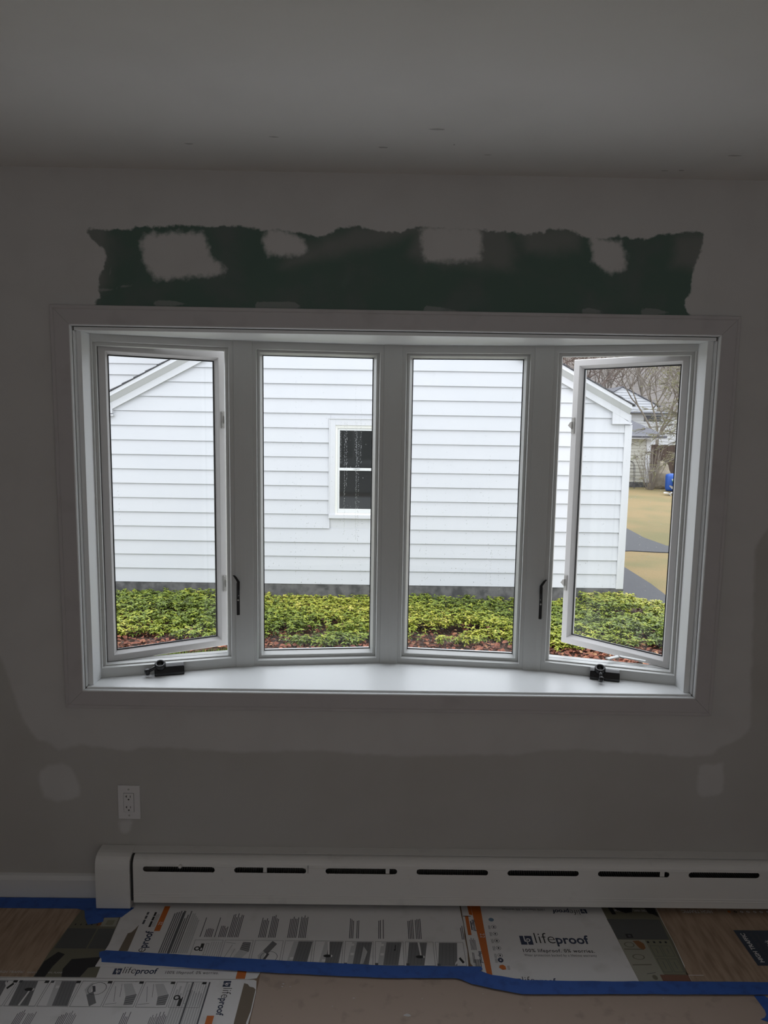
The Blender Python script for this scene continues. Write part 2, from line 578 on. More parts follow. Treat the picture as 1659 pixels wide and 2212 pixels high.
def casing(name, c0, c1, label):
    (x0, z0, dx0, dz0), (x1, z1, dx1, dz1) = c0, c1
    g = .0004
    tx, tz = (1, 0) if abs(x1 - x0) > .5 else (0, 1)
    q = MB()
    A = [(x0 + dx0 * d + tx * g, y, z0 + dz0 * d + tz * g) for d, y in cprof]
    B = [(x1 + dx1 * d - tx * g, y, z1 + dz1 * d - tz * g) for d, y in cprof]
    q.quadgrid([A[:4], B[:4]], False, 1)                         # inner edge coloured paler, window light painted in
    q.quadgrid([A[3:] + A[:1], B[3:] + B[:1]], False)
    q.face(A[::-1])
    q.face(B)
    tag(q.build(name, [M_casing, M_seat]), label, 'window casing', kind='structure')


k_ = dict(BL=(XL, ZB, -1, -1), BR=(XR, ZB, 1, -1), TR=(XR, ZT, 1, 1), TL=(XL, ZT, -1, 1))
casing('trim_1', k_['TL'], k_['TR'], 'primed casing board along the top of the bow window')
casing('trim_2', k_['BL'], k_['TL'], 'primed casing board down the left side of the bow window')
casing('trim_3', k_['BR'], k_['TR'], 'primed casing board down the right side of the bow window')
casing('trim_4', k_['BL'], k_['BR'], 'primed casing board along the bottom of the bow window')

# ---------------------------------------------------------------- bow window
WIN = empty('window_1', (.0475, .1, .75), 'white four-lite bow window with both outer casements cranked open', 'window', kind='structure')
SEAT, HEAD = .768, 1.947
BOW = [(-.961, .080), (-.484, .222), (.047, .280), (.578, .222), (1.056, .080)]


def board(name, z0, z1, m):
    q = MB()
    out = [(x, y + .09) for x, y in BOW]
    poly = [(-.977, -.004), (1.076, -.004), (1.076, out[-1][1] - .02)] + out[::-1][1:-1] + [(-.977, out[0][1] - .02)]
    q.prism(poly, lambda x, y: (x, y, z0), lambda x, y: (x, y, z1))
    return bevel(q.build(name, m, WIN), .0015, 2)


board('seat_board', SEAT - .004 - .028, SEAT, M_seat)
board('head_board', HEAD, HEAD + .011, M_seat)
# roof of the bow outside, so that no daylight falls through
q = MB()
q.prism([(XL, WT)] + [(x, y + .12) for x, y in BOW] + [(XR, WT)], lambda x, y: (x, y, HEAD + .012), lambda x, y: (x, y, HEAD + .05))
q.build('bow_roof', M_sidtrim, WIN)
q = MB()
q.prism([(XL, WT)] + [(x, y + .11) for x, y in BOW] + [(XR, WT)], lambda x, y: (x, y, SEAT - .12), lambda x, y: (x, y, SEAT - .034))
q.build('bow_skirt', M_sidtrim, WIN)
for s, xe, xj in ((-1, -.977, -.961), (1, 1.076, 1.056)):
    q = MB()
    a, b_ = sorted((xe, xe + s * .004))
    q.box((a, -.004, SEAT), (b_, .10, HEAD))                     # jamb extension, flush with the casing
    a, b_ = sorted((xj, xe))
    q.box((a, .012, SEAT), (b_, .135, HEAD))                     # jamb liner set back
    bevel(q.build('side_jamb', M_seat, WIN), .001, 1)


class Unit:
    def __init__(s, A, B):
        s.A, s.B = Vector(A), Vector(B)
        s.u = (s.B - s.A).normalized()
        s.n = Vector((-s.u.y, s.u.x))
        if s.n.y < 0:
            s.n = -s.n
        s.w = (s.B - s.A).length

    def __call__(s, u, n, z):
        p = s.A + s.u * u + s.n * n
        return (p.x, p.y, z)


def rect_loops(q, T, loops, closed_back=True, mi=0):
    L = [[T(u0, n, z0), T(u1, n, z0), T(u1, n, z1), T(u0, n, z1)] for u0, u1, z0, z1, n in loops]
    q.quadgrid(L + ([L[0]] if closed_back else []), True, mi)


def raindrops(parent, T, area, n_, streaks, seed, back):
    r = random.Random(seed)
    q = MB()
    u0, u1, z0, z1 = area

    def drop(u, z, rad):
        hh = rad * .5
        k = 6
        ring = [T(u + rad * math.cos(a * math.pi / 3), back, z + rad * 1.15 * math.sin(a * math.pi / 3)) for a in range(k)]
        mid = [T(u + rad * .7 * math.cos(a * math.pi / 3), back + hh * .8, z + rad * .8 * math.sin(a * math.pi / 3)) for a in range(k)]
        q.quadgrid([ring, mid])
        q.face(mid)
        q.face(ring[::-1])
    for _ in range(n_):
        drop(r.uniform(u0, u1), z0 + (z1 - z0) * r.random() ** 2.2, r.uniform(.0007, .0016))
    for su, za, zb, dens in streaks:
        z = zb
        while z > za:
            drop(su + r.gauss(0, .0012), z, r.uniform(.0007, .0016))
            z -= r.uniform(.003, .010) / dens
    ob = q.build('raindrops', M_drop, parent, fix=False, smooth=True)
    ob['kind'] = 'stuff'


units = [Unit(BOW[i], BOW[i + 1]) for i in range(4)]

# two fixed lites in the middle
for i in (1, 2):
    T = units[i]
    w = T.w
    q = MB()
    l_, r_ = .047, .047
    Z0, Z1 = SEAT, HEAD
    rect_loops(q, T, [(.006, w - .006, Z0, Z1, 0), (l_, w - r_, .788, 1.9215, 0), (l_ + .001, w - r_ - .001, .789, 1.9205, .026), (l_, w - r_, .788, 1.9215, .026), (l_, w - r_, .788, 1.9215, .085), (.006, w - .006, Z0, Z1, .085)])
    bevel(q.build('fixed_frame', M_white, WIN), .0012, 2)
    q = MB()
    e = .001
    rect_loops(q, T, [(l_ + e, w - r_ - e, .789, 1.9205, .0262), (.0575, w - .0575, .799, 1.9130, .0262), (.0585, w - .0585, .800, 1.9120, .028), (.066, w - .066, .8065, 1.9060, .060), (.066, w - .066, .8065, 1.9060, .083), (l_ + e, w - r_ - e, .789, 1.9205, .083)])
    sash = bevel(q.build('fixed_sash', M_white, WIN), .0008, 2)
    q = MB()
    rect_loops(q, T, [(.0655, w - .0655, .806, 1.9065, .0600), (.0688, w - .0688, .8093, 1.9032, .0605), (.0688, w - .0688, .8093, 1.9032, .064), (.0655, w - .0655, .806, 1.9065, .064)])
    q.build('gasket', M_gasket, sash)
    q = MB()
    q.box((.0665, .0645, .807), (w - .0665, .0685, 1.9055), T=T)
    q.build('glass', M_glass, sash)
    if i == 1:
        st = [(.366, 1.25, 1.67, 1.4), (.373, 1.43, 1.67, 1.3), (.351, 1.52, 1.67, 1.0), (.410, 1.23, 1.67, 1.8), (.4175, 1.2, 1.6, .9), (.426, 1.52, 1.75, 1.1), (.405, 1.55, 1.80, .8), (.185, .83, 1.9, .35), (.205, .83, 1.9, .25), (.36, .86, 1.2, .5), (.43, .86, 1.15, .4), (.09, .85, 1.2, .15)]
    else:
        st = [(.13, .86, 1.9, .4), (.20, .85, 1.7, .25), (.28, .85, 1.4, .3), (.36, .86, 1.6, .35), (.375, .84, 1.2, .7), (.405, .84, 1.15, .5), (.43, .86, 1.3, .3)]
    raindrops(sash, T, (.08, w - .08, .84, 1.88), 340, st, 30 + i, .0686)

# outer casement frames
for i, hinge_left in ((0, True), (3, False)):
    T = units[i]
    w = T.w

    def ins(h, f, zb, zt, n):
        return (h, w - f, zb, zt, n) if hinge_left else (f, w - h, zb, zt, n)
    q = MB()
    rect_loops(q, T, [ins(.0, .006, SEAT, HEAD, 0), ins(.005, .048, .803, 1.9245, 0), ins(.006, .049, .804, 1.9235, .019), ins(.0165, .0595, .8080, 1.9125, .019), ins(.0175, .0605, .8088, 1.9115, .030), ins(.0175, .0605, .8088, 1.9115, .046), ins(.010, .052, .8062, 1.918, .046), ins(.010, .052, .8062, 1.918, .088), ins(.0, .006, SEAT, HEAD, .088)])
    fr = bevel(q.build('casement_frame', M_white, WIN), .001, 2)
    # weatherstrip in the rebate
    q = MB()
    rect_loops(q, T, [ins(.0170, .0600, .8086, 1.912, .0465), ins(.0125, .0555, .8066, 1.9165, .0465), ins(.0125, .0555, .8066, 1.9165, .050), ins(.0170, .0600, .8086, 1.912, .050)])
    q.build('weatherstrip', M_gasket, fr)

# mullion covers between the units
for i, (x, y) in enumerate(BOW[1:-1]):
    t = (units[i].u + units[i + 1].u).normalized()
    n = Vector((-t.y, t.x))
    c = Vector((x, y))
    hw = .0335
    prof = [(-hw, .02), (-hw, -.004), (-hw + .0012, -.0065)] + [(hw * s, -.0065 - .0022 * (1 - s * s)) for s in (-.85, -.4, 0, .4, .85)] + [(hw - .0012, -.0065), (hw, -.004), (hw, .02)]
    q = MB()
    pl = lambda z: (lambda a, b_: (c.x + t.x * a + n.x * b_, c.y + t.y * a + n.y * b_, z))
    q.prism(prof, pl(SEAT), pl(HEAD))
    # structural post behind the cover
    q.prism([(-.02, .01), (.02, .01), (.03, .10), (-.03, .10)], pl(SEAT), pl(HEAD))
    q.build('mullion', M_white, WIN)

# open casement sashes
SZ0, SZ1, SW = .806, 1.9225, .44
for hx, hy, ang, side in ((-.957, .132, 29.8, 1), (1.056, .138, 135.3, -1)):
    a = math.radians(ang)
    u = Vector((math.cos(a), math.sin(a)))
    n = Vector((-u.y, u.x)) * side          # towards the outside
    hp = Vector((hx, hy))
    T = lambda s_, t_, z: (hp.x + u.x * s_ + n.x * t_, hp.y + u.y * s_ + n.y * t_, z)
    q = MB()
    O = (0, SW, SZ0, SZ1)
    I = lambda d: (d, SW - d, SZ0 + d, SZ1 - d)
    rect_loops(q, T, [(*I(.0), .003), (*I(.002), 0), (*I(.0235), 0), (*I(.0245), .001), (*I(.0345), .019), (*I(.0345), .040), (*I(.028), .046), (*I(.002), .046), (*I(0), .043)])
    sash = bevel(q.build('casement_sash', M_sashw, WIN), .0006, 1)
    q = MB()
    rect_loops(q, T, [(*I(.034), .0190), (*I(.0385), .0195), (*I(.0385), .026), (*I(.034), .026)])
    q.build('gasket', M_gasket, sash)
    q = MB()
    q.box((.035, .0262, SZ0 + .035), (SW - .035, .0300, SZ1 - .035), T=T)
    q.build('glass', M_glass, sash)
    # locking keepers on the free stile
    for kz in (1.672, 1.052):
        q = MB()
        q.box((SW - .016, -.004, kz - .031), (SW - .003, -.0002, kz + .031), T=T)
        q.prism([(-.012, kz), (-.003, kz + .013), (.004, kz + .015), (.004, kz - .014), (-.002, kz - .009)], lambda p_, z: T(SW - .004 - p_, -.0105, z), lambda p_, z: T(SW - .004 - p_, -.0035, z))
        for dz in (.024, -.024):
            q.lathe([(.0026, -.0052), (.0022, -.004)], T(SW - .0095, 0, kz + dz), 8, 'Y')
        bevel(q.build('latch_keeper', M_keeper, sash), .0008, 1)
    st = [] if side == 1 else [(.10, .95, 1.2, .2), (.16, .87, 1.6, .2)]
    if side == 1:
        raindrops(sash, T, (.05, SW - .05, .85, 1.88), 45, [(.06, 1.3, 1.5, .25)], 41, .0302)
    else:
        raindrops(sash, T, (.05, SW - .05, .88, 1.88), 260, [(.12, .9, 1.4, .3), (.15, .95, 1.3, .35), (.20, .9, 1.25, .3)], 42, .0302)

# crank operators on the two casement sills, white arms to the sashes
U0, U3 = units[0], units[3]


def crank(T, uc, hub_du, knob_du, knob_n, knob_z, arm_dir):
    T2 = T
    q = MB()
    w0, w1 = uc - .012, uc + .055 + .035
    z0, z1 = SEAT, .8035
    prof = [(0.0, z0), (-.034, z0), (-.034, z0 + .010), (-.026, z1 - .006), (-.012, z1), (0.0, z1)]
    # housing: chamfered block, lower towards its far end
    q.prism(prof, lambda n_, z: T2(w0, n_ - .0003, z), lambda n_, z: T2(w1, n_ - .0003, z))
    body = bevel(q.build('crank_operator', M_black, WIN), .003, 3)
    hub = Vector(T2(uc + hub_du, -.021, z1 - .001))
    q = MB()
    ax = Vector((T2(0, -.45, 0)[0] - T2(0, 0, 0)[0], T2(0, -.45, 0)[1] - T2(0, 0, 0)[1], .9)).normalized()
    e1 = ax.orthogonal().normalized()
    e2 = ax.cross(e1)
    loops = []
    for r_, h in ((.017, -.012), (.019, -.004), (.0195, .009), (.0175, .0125), (.0125, .012), (.0105, .008), (.0095, .003)):
        loops.append([hub + e1 * r_ * math.cos(2 * math.pi * k / 20) + e2 * r_ * math.sin(2 * math.pi * k / 20) + ax * h for k in range(20)])
    q.quadgrid(loops)
    q.face(loops[0][::-1])
    q.face(loops[-1])
    handle = q.build('crank_handle', M_black, body, smooth=True)
    kn = Vector(T2(uc + knob_du, knob_n, knob_z))
    q = MB()
    q.tube([hub + ax * .004 + (kn - hub).normalized() * .012, hub.lerp(kn, .55) + Vector((0, 0, .002)), kn], [.0075, .0062, .006], 8)
    q.build('handle_arm', M_black, handle, smooth=True)
    q = MB()
    kd = Vector((arm_dir[0], arm_dir[1], arm_dir[2])).normalized()
    q.tube([kn - kd * .011, kn - kd * .008, kn + kd * .007, kn + kd * .011], [.006, .0085, .0095, .007], 12)
    q.build('handle_knob', M_black, handle, smooth=True)


crank(U0, .190, .008, -.036, -.030, .786, (-.1, -.3, 1))
crank(U3, .221, .022, .026, -.068, .784, (0, -.8, .7))
q = MB()
P_ = lambda t: Vector(t)
p0, p1, p2 = Vector(U3(.268, .055, .8195)), Vector((.905, .232, .8195)), Vector((.985, .178, .8195))
for a, b_ in ((p0, p1), (p1, p2)):
    d = (b_ - a).normalized()
    s = Vector((-d.y, d.x, 0)) * .008
    q.prism([(-1, 0), (1, 0), (1, 1), (-1, 1)], lambda x, y: tuple(a + s * x + (b_ - a) * y), lambda x, y: tuple(a + s * x + (b_ - a) * y + Vector((0, 0, .004))))
q.build('operator_arm', M_white, WIN)

# black locking levers on the frames beside the outer mullions
for T, u0, sgn in ((U0, U0.w - .024, -1), (U3, .024, 1)):
    q = MB()
    q.prism([(-.0055, .965), (.0055, .965), (.0055, 1.085), (-.0055, 1.085)], lambda a, z: T(u0 + a, -.0006, z), lambda a, z: T(u0 + a, -.0085, z))
    base = bevel(q.build('lock_plate', M_black, WIN), .002, 2)
    q = MB()
    path = [(0, -.007, 1.03), (0, -.014, 1.062), (0, -.017, 1.092), (sgn * .012, -.020, 1.112), (sgn * .017, -.021, 1.117)]
    L = []
    for (a, n_, z), hw, ht in zip(path, (.003, .0048, .005, .0045, .0035), (.002, .004, .004, .0035, .0025)):
        L.append([T(u0 + a - hw, n_ - ht, z), T(u0 + a + hw, n_ - ht, z), T(u0 + a + hw, n_ + ht, z), T(u0 + a - hw, n_ + ht, z)])
    q.quadgrid(L)
    q.face(L[0][::-1])
    q.face(L[-1])
    bevel(q.build('lock_lever', M_black, base), .001, 2)
    q = MB()
    for z in (1.022, 1.040):
        q.lathe([(.0035, -.0018), (.0028, 0), (.0008, .0006)], T(u0, -.0095, z), 10, 'Y')
    q.build('lock_screw', M_keeper, base)


# ---------------------------------------------------------------- radiator (baseboard heater)
HT = empty('baseboard_heater', (.3, -.035, 0), 'long white baseboard heater with slotted front cover under the window', 'heater')
HX1 = 2.3
q = MB()
q.prism([(-.0005, .012), (-.006, .012), (-.006, .180), (-.034, .186), (-.036, .1905), (-.020, .1925), (-.0005, .1945)], lambda y, z: (-.828, y, z), lambda y, z: (HX1, y, z))
q.build('back_plate', M_heater, HT)
# front cover: pressed sheet with slots
q = MB()
curve = [(-.037, .188), (-.045, .1875), (-.052, .1845), (-.058, .1795), (-.0620, .1735), (-.0645, .1670), (-.0655, .1585)]
low = [(-.0655, .1385), (-.0662, .060), (-.0675, .0585), (-.0675, .0555), (-.0662, .054), (-.0662, .0515), (-.0675, .050), (-.0675, .047), (-.0662, .0455), (-.0668, .026), (-.064, .0235), (-.056, .0235)]
q.quadgrid([[(-.8175, y, z) for y, z in curve], [(HX1, y, z) for y, z in curve]], False)
q.quadgrid([[(-.8175, y, z) for y, z in low], [(HX1, y, z) for y, z in low]], False)
SL = [(-.661 + .311 * i, .1225) for i in range(10) if -.661 + .311 * i < 2.15]
yf, zc, r_ = -.0655, .1485, .010
xl = -.8175
for i in range(len(SL) + 1):
    pl = []
    if i == 0:
        pl += [(xl, zc - r_), (xl, zc + r_)]
    else:
        cx = SL[i - 1][0] + SL[i - 1][1] - r_
        pl += [(cx + r_ * math.cos(a), zc + r_ * math.sin(a)) for a in np.linspace(-math.pi / 2, math.pi / 2, 9)]
    if i == len(SL):
        pl += [(HX1, zc + r_), (HX1, zc - r_)]
    else:
        cx = SL[i][0] - SL[i][1] + r_
        pl += [(cx + r_ * math.cos(a), zc + r_ * math.sin(a)) for a in np.linspace(math.pi / 2, 1.5 * math.pi, 9)]
    # split the web in a left half, a plain middle and a right half
    h = len(pl) // 2 if i not in (0, len(SL)) else None
    q.face([(x, yf, z) for x, z in pl])
ob = q.build('front_cover', M_heater, HT)
m = ob.modifiers.new('sheet', 'SOLIDIFY')
m.thickness = .0016
m.offset = -1
# end cap
q = MB()
cp = [(-.001, .006), (-.001, .1965), (-.030, .1965), (-.046, .1945), (-.058, .189), (-.066, .180), (-.0705, .168), (-.0725, .150), (-.0735, .010), (-.0725, .006)]
q.prism(cp, lambda y, z: (-.9445, y, z), lambda y, z: (-.8275, y, z))
bevel(q.build('end_cap', M_heater, HT), .002, 2)
q = MB()
q.prism([(-.004, .02), (-.004, .183), (-.040, .184), (-.058, .172), (-.0625, .150), (-.0625, .03)], lambda y, z: (-.8275, y, z), lambda y, z: (-.8175, y, z))
q.build('joint_strip', M_dark, HT)
# element seen through the slots
q = MB()
q.tube([(-.81, -.036, .095), (HX1, -.036, .095)], .011, 10)
ob = q.build('copper_pipe', mat('old_copper', (.16, .09, .06), .5, metallic=.7), HT)
q = MB()
x = -.74
while x < HX1 - .05:
    q.box((x, -.060, .066), (x + .0012, -.010, .126))
    x += .008
ob = q.build('fins', M_fin, HT)
ob['kind'] = 'stuff'
for x, w_ in ((-.374, .012), (.044, .013), (.985, .016)):
    q = MB()
    q.box((x, -.0635, .139), (x + w_, -.0628, .160))
    q.lathe([(.002, -.0012), (.0018, 0)], (x + w_ / 2, -.0628, .149), 8, 'Y')
    bevel(q.build('cover_clip', M_heater, HT), .0004, 1)
q = MB()
q.lathe([(.0035, -.012), (.0055, -.009), (.0055, -.004), (.0042, 0), (.003, .003)], (-.655, -.0655, .163), 12, 'Y')
q.build('damper_knob', M_heater, HT, smooth=True)
q = MB()
q.box((-.2215, -.0672, .140), (-.2202, -.0655, .168))
q.build('cover_seam', M_dark, HT)

# ---------------------------------------------------------------- outlet
OT = empty('wall_outlet', (-.846, 0, .355), 'white duplex wall outlet above the left end of the heater', 'outlet')
q = MB()
q.prism([(-.0390, -.062), (.0390, -.062), (.0390, .062), (-.0390, .062)], lambda x, z: (-.846 + x, -.0005, .355 + z), lambda x, z: (-.846 + x * .965, -.0062, .355 + z * .975))
bevel(q.build('cover_plate', M_outlet, OT), .0015, 2)
q = MB()
q.box((-.846 - .0168, -.0082, .355 - .0335), (-.846 + .0168, -.004, .355 + .0335))
rc = bevel(q.build('receptacle', M_outlet, OT), .0008, 2)
for dz in (.0195, -.0195):
    q = MB()
    cx, cz = -.846, .355 + dz
    q.box((cx - .0085, -.0085, cz - .0005), (cx - .0060, -.0080, cz + .0075))
    q.box((cx - .0105, -.0085, cz + .0022), (cx - .0060, -.0080, cz + .0045))
    q.box((cx + .0050, -.0085, cz - .0005), (cx + .0070, -.0080, cz + .0070))
    q.lathe([(.0028, -.0085), (.0028, -.0080)], (cx, 0, cz - .0075), 10, 'Y')
    q.build('socket_slots', M_slot, rc)
q = MB()
q.box((-.846 - .0180, -.0064, .355 - .0347), (-.846 + .0180, -.0060, .355 + .0347))
q.build('receptacle_gap', M_mid, OT)
for dz in (.0475, -.0475):
    q = MB()
    q.lathe([(.0032, -.0072), (.0034, -.0060)], (-.846, 0, .355 + dz), 10, 'Y')
    q.build('plate_screw', M_keeper, OT)

# ---------------------------------------------------------------- cartons on the floor
_text_cache = {}


def text_polys(body, bold=0.0, spacing=1.0):
    key = (body, bold, spacing)
    if key not in _text_cache:
        cu = bpy.data.curves.new('lettering', 'FONT')
        cu.body = body
        cu.size = 1
        cu.offset = bold
        cu.space_character = spacing
        cu.resolution_u = 3
        ob = bpy.data.objects.new('lettering', cu)
        COL.objects.link(ob)
        dg = bpy.context.evaluated_depsgraph_get()
        me = bpy.data.meshes.new_from_object(ob.evaluated_get(dg))
        V = [(v.co.x, v.co.y) for v in me.vertices]
        F = [tuple(p.vertices) for p in me.polygons]
        bpy.data.objects.remove(ob)
        bpy.data.curves.remove(cu)
        bpy.data.meshes.remove(me)
        xs = [a for a, _ in V]
        _text_cache[key] = (V, F, min(xs), max(xs))
    return _text_cache[key]


class Flat(MB):
    """printing that lies on a carton face at height z"""

    def __init__(self, z):
        super().__init__()
        self.z = z

    def poly(self, pts, mi=0, lift=0):
        s = sum(pts[i][0] * pts[(i + 1) % len(pts)][1] - pts[(i + 1) % len(pts)][0] * pts[i][1] for i in range(len(pts)))
        if s < 0:
            pts = pts[::-1]
        self.face([(x, y, self.z + lift) for x, y in pts], mi)

    def rect(self, x0, y0, x1, y1, mi=0, lift=0):
        self.poly([(x0, y0), (x1, y0), (x1, y1), (x0, y1)], mi, lift)

    def frame(self, x0, y0, x1, y1, w, mi=0, lift=0):
        self.rect(x0, y0, x1, y0 + w, mi, lift)
        self.rect(x0, y1 - w, x1, y1, mi, lift)
        self.rect(x0, y0, x0 + w, y1, mi, lift)
        self.rect(x1 - w, y0, x1, y1, mi, lift)

    def line(self, a, b, w, mi=0, lift=0):
        d = Vector((b[0] - a[0], b[1] - a[1])).normalized()
        s = (-d.y * w / 2, d.x * w / 2)
        self.poly([(a[0] + s[0], a[1] + s[1]), (b[0] + s[0], b[1] + s[1]), (b[0] - s[0], b[1] - s[1]), (a[0] - s[0], a[1] - s[1])], mi, lift)

    def disc(self, c, rx, ry, mi=0, lift=0, n=14, hole=0):
        P = [(c[0] + rx * math.cos(2 * math.pi * k / n), c[1] + ry * math.sin(2 * math.pi * k / n)) for k in range(n)]
        if hole:
            Q = [(c[0] + rx * hole * math.cos(2 * math.pi * k / n), c[1] + ry * hole * math.sin(2 * math.pi * k / n)) for k in range(n)]
            for k in range(n):
                j = (k + 1) % n
                self.poly([P[k], P[j], Q[j], Q[k]], mi, lift)
        else:
            self.poly(P, mi, lift)

    def text(self, body, org, length, ang=0, bold=0, mi=0, lift=0, stretch=1.0, spacing=1.0):
        """baseline starts at org, runs `length` metres in direction ang (degrees)"""
        V, F, x0, x1 = text_polys(body, bold, spacing)
        s = length / (x1 - x0)
        c, sn = math.cos(math.radians(ang)), math.sin(math.radians(ang))
        i = len(self.v)
        for x, y in V:
            a, b_ = (x - x0) * s, y * s * stretch
            self.v.append((org[0] + a * c - b_ * sn, org[1] + a * sn + b_ * c, self.z + lift))
        for f in F:
            self.f.append(tuple(i + k for k in f))
            self.m.append(mi)
            self.t.append(0)
        return s

    def logo(self, org, length, ang=0, mi=0, mi2=0, lift=0, emblem=True):
        """square emblem and two-weight word"""
        c, sn = math.cos(math.radians(ang)), math.sin(math.radians(ang))
        g = lambda x, y: (org[0] + x * length * c - y * length * sn, org[1] + x * length * sn + y * length * c)
        P = lambda pts, m_, dl=0: self.poly([g(*p) for p in pts], m_, lift + dl)
        e = .175
        if not emblem:
            P = lambda *a_: None
        P([(0, -.01), (e, -.01), (e, e - .01), (0, e - .01)], mi)
        w = .016
        paper = len_paper
        # pale l and p cut out of the square
        P([(.055, .165), (.055 + w, .165), (.055 + w, .075), (.055 + w + .02, .062), (.085, .045), (.062, .050), (.055, .065)], paper, .0001)
        P([(.088, .105), (.088 + w, .105), (.088 + w, -.01), (.088, -.01)], paper, .0001)
        cx, cy = g(.112, .082)
        if emblem:
            self.disc((cx, cy), .034 * length, .034 * length, paper, lift + .0001, 14, .55)
        V, F, x0, x1 = text_polys('life', -.012)
        V2, F2, y0, y1 = text_polys('proof', .022)
        l1, l2 = .285, .475
        self.text('life', g(.215, .02), l1 * length, ang, -.012, mi2, lift, 1.12)
        self.text('proof', g(.215 + l1 + .012, .02), l2 * length, ang, .022, mi, lift, 1.12)


len_paper = 2
INKS = [M_navy, M_blackink, M_card, M_orange, M_ink, M_mid, M_light]
NAVY, BLK, PAP, ORG, INK, MID, PALE = range(7)


def sheet(name, poly, z0, z1, m, parent=None):
    q = MB()
    q.prism(poly, lambda x, y: (x, y, z0), lambda x, y: (x, y, z1))
    return q.build(name, m, parent)


def para(F, x0, y0, x1, y1, n, mi=INK, vertical=True, seed=1, fill=.45):
    r = random.Random(seed)
    for k in range(n):
        if vertical:
            x = x0 + (x1 - x0) * (k + .5) / n
            F.rect(x - (x1 - x0) / n * fill / 2, y0, x + (x1 - x0) / n * fill / 2, y0 + (y1 - y0) * r.uniform(.8, 1), mi)
        else:
            y = y0 + (y1 - y0) * (k + .5) / n
            F.rect(x0, y - (y1 - y0) / n * fill / 2, x0 + (x1 - x0) * r.uniform(.8, 1), y + (y1 - y0) / n * fill / 2, mi)


def panel(F, x0, y0, w, h, kind, flip=False):
    """one step picture of the printed laying instructions"""
    mx = lambda a: x0 + a * w
    my = lambda b_: y0 + ((1 - b_) if flip else b_) * h
    P = lambda pts, mi, l=0: F.poly([(mx(a), my(b_)) for a, b_ in pts], mi, l)
    Ln = lambda a, b_, t, mi, l=.0002: F.line((mx(a[0]), my(a[1])), (mx(b_[0]), my(b_[1])), t, mi, l)
    F.frame(x0, y0, x0 + w, y0 + h, .0010, INK, .0002)
    if kind == 0:        # spacers, planks and tools
        F.disc((mx(.17), my(.62)), .0095, .0095, BLK, .0001, 14, .55)
        F.rect(mx(.32) - .005, my(.72) - .021, mx(.32) + .005, my(.72) + .012, BLK, .0001)
        F.disc((mx(.32), my(.60)), .0025, .006, PAP, .0002)
        F.frame(mx(.44), min(my(.35), my(.85)), mx(.54), max(my(.35), my(.85)), .001, MID, .0001)
        for k in range(5):
            Ln((.60 + .08 * k, .05), (.62 + .08 * k, .92), .0008, MID)
    elif kind == 1:      # stack of planks and clamp
        P([(.35, .1), (.62, .08), (.95, .55), (.93, .9), (.65, .92), (.6, .6)], PALE)
        P([(.6, .6), (.93, .5), (.93, .9), (.65, .92)], MID, .0001)
        for k in range(4):
            Ln((.62, .65 + .08 * k), (.92, .56 + .09 * k), .0007, PAP)
        Ln((.05, .9), (.4, .85), .001, INK)
        Ln((.12, .2), (.3, .8), .001, INK)
        Ln((.3, .1), (.42, .62), .001, INK)
    elif kind == 2:      # plank corner and magnifier
        P([(.35, .55), (.62, .98), (.80, .85), (.52, .40)], MID)
        F.disc((mx(.60), my(.30)), .027, .024, INK, .0001, 18, .94)
        P([(.40, .2), (.5, .2), (.6, .42), (.52, .45)], INK, .0001)
        P([(.2, .35), (.35, .55), (.45, .45), (.38, .05), (.3, .1)], PALE)
    else:
        x_ = {3: (.36, .34), 4: (.40, .30), 5: (.30, .42), 6: (.28, .36), 7: (.02, .50), 8: (.02, .60)}[kind]
        a, b_ = x_
        top = a + .12 + (.52 if kind in (7, 8) else .42)
        P([(a, .02), (a + .30 + b_ * .6, .02), (min(.98, top + .12), .97), (a + .12, .97)], MID)
        for k in range(4):
            d = (k + 1) / 5
            Ln((a + d * (.30 + b_ * .6), .03), (a + .12 + d * (top - a), .96), .0008, INK)
        if kind in (3, 4, 5, 6):
            P([(max(.02, a - .20), .02), (a, .02), (a + .12, .97), (max(.04, a - .05), .97)], PALE)
            for zz in ((.2,) if kind == 3 else (.12,) if kind == 4 else (.4, .8)):
                P([(a - .10, zz), (a + .02, zz), (a + .03, zz + .10), (a - .09, zz + .10)], PAP, .0002)
        if kind in (4, 7):
            P([(.44, .97), (.51, .97), (.55, .42), (.50, .42)], PAP, .0003)
            F.disc((mx(.48), my(.36)), .0125, .006, BLK, .0004)
            F.disc((mx(.48) + .013, my(.36)), .003, .005, PAP, .0004)
        if kind == 5:
            P([(.66, .78), (.80, .55), (.66, .05), (.55, .05)], PALE, .0002)
        if kind == 6:
            P([(.70, .85), (.73, .85), (.72, .62), (.67, .60), (.66, .66), (.70, .67)], BLK, .0003)
        if kind == 8:
            P([(.60, .02), (.68, .1), (.80, .26), (.76, .30), (.62, .12)], PAP, .0003)
            P([(.76, .30), (.82, .36), (.95, .16), (.88, .10)], BLK, .0004)
    if kind > 2:
        F.rect(mx(.005), min(my(0), my(.09)), mx(.11), max(my(0), my(.09)), INK, .0003)


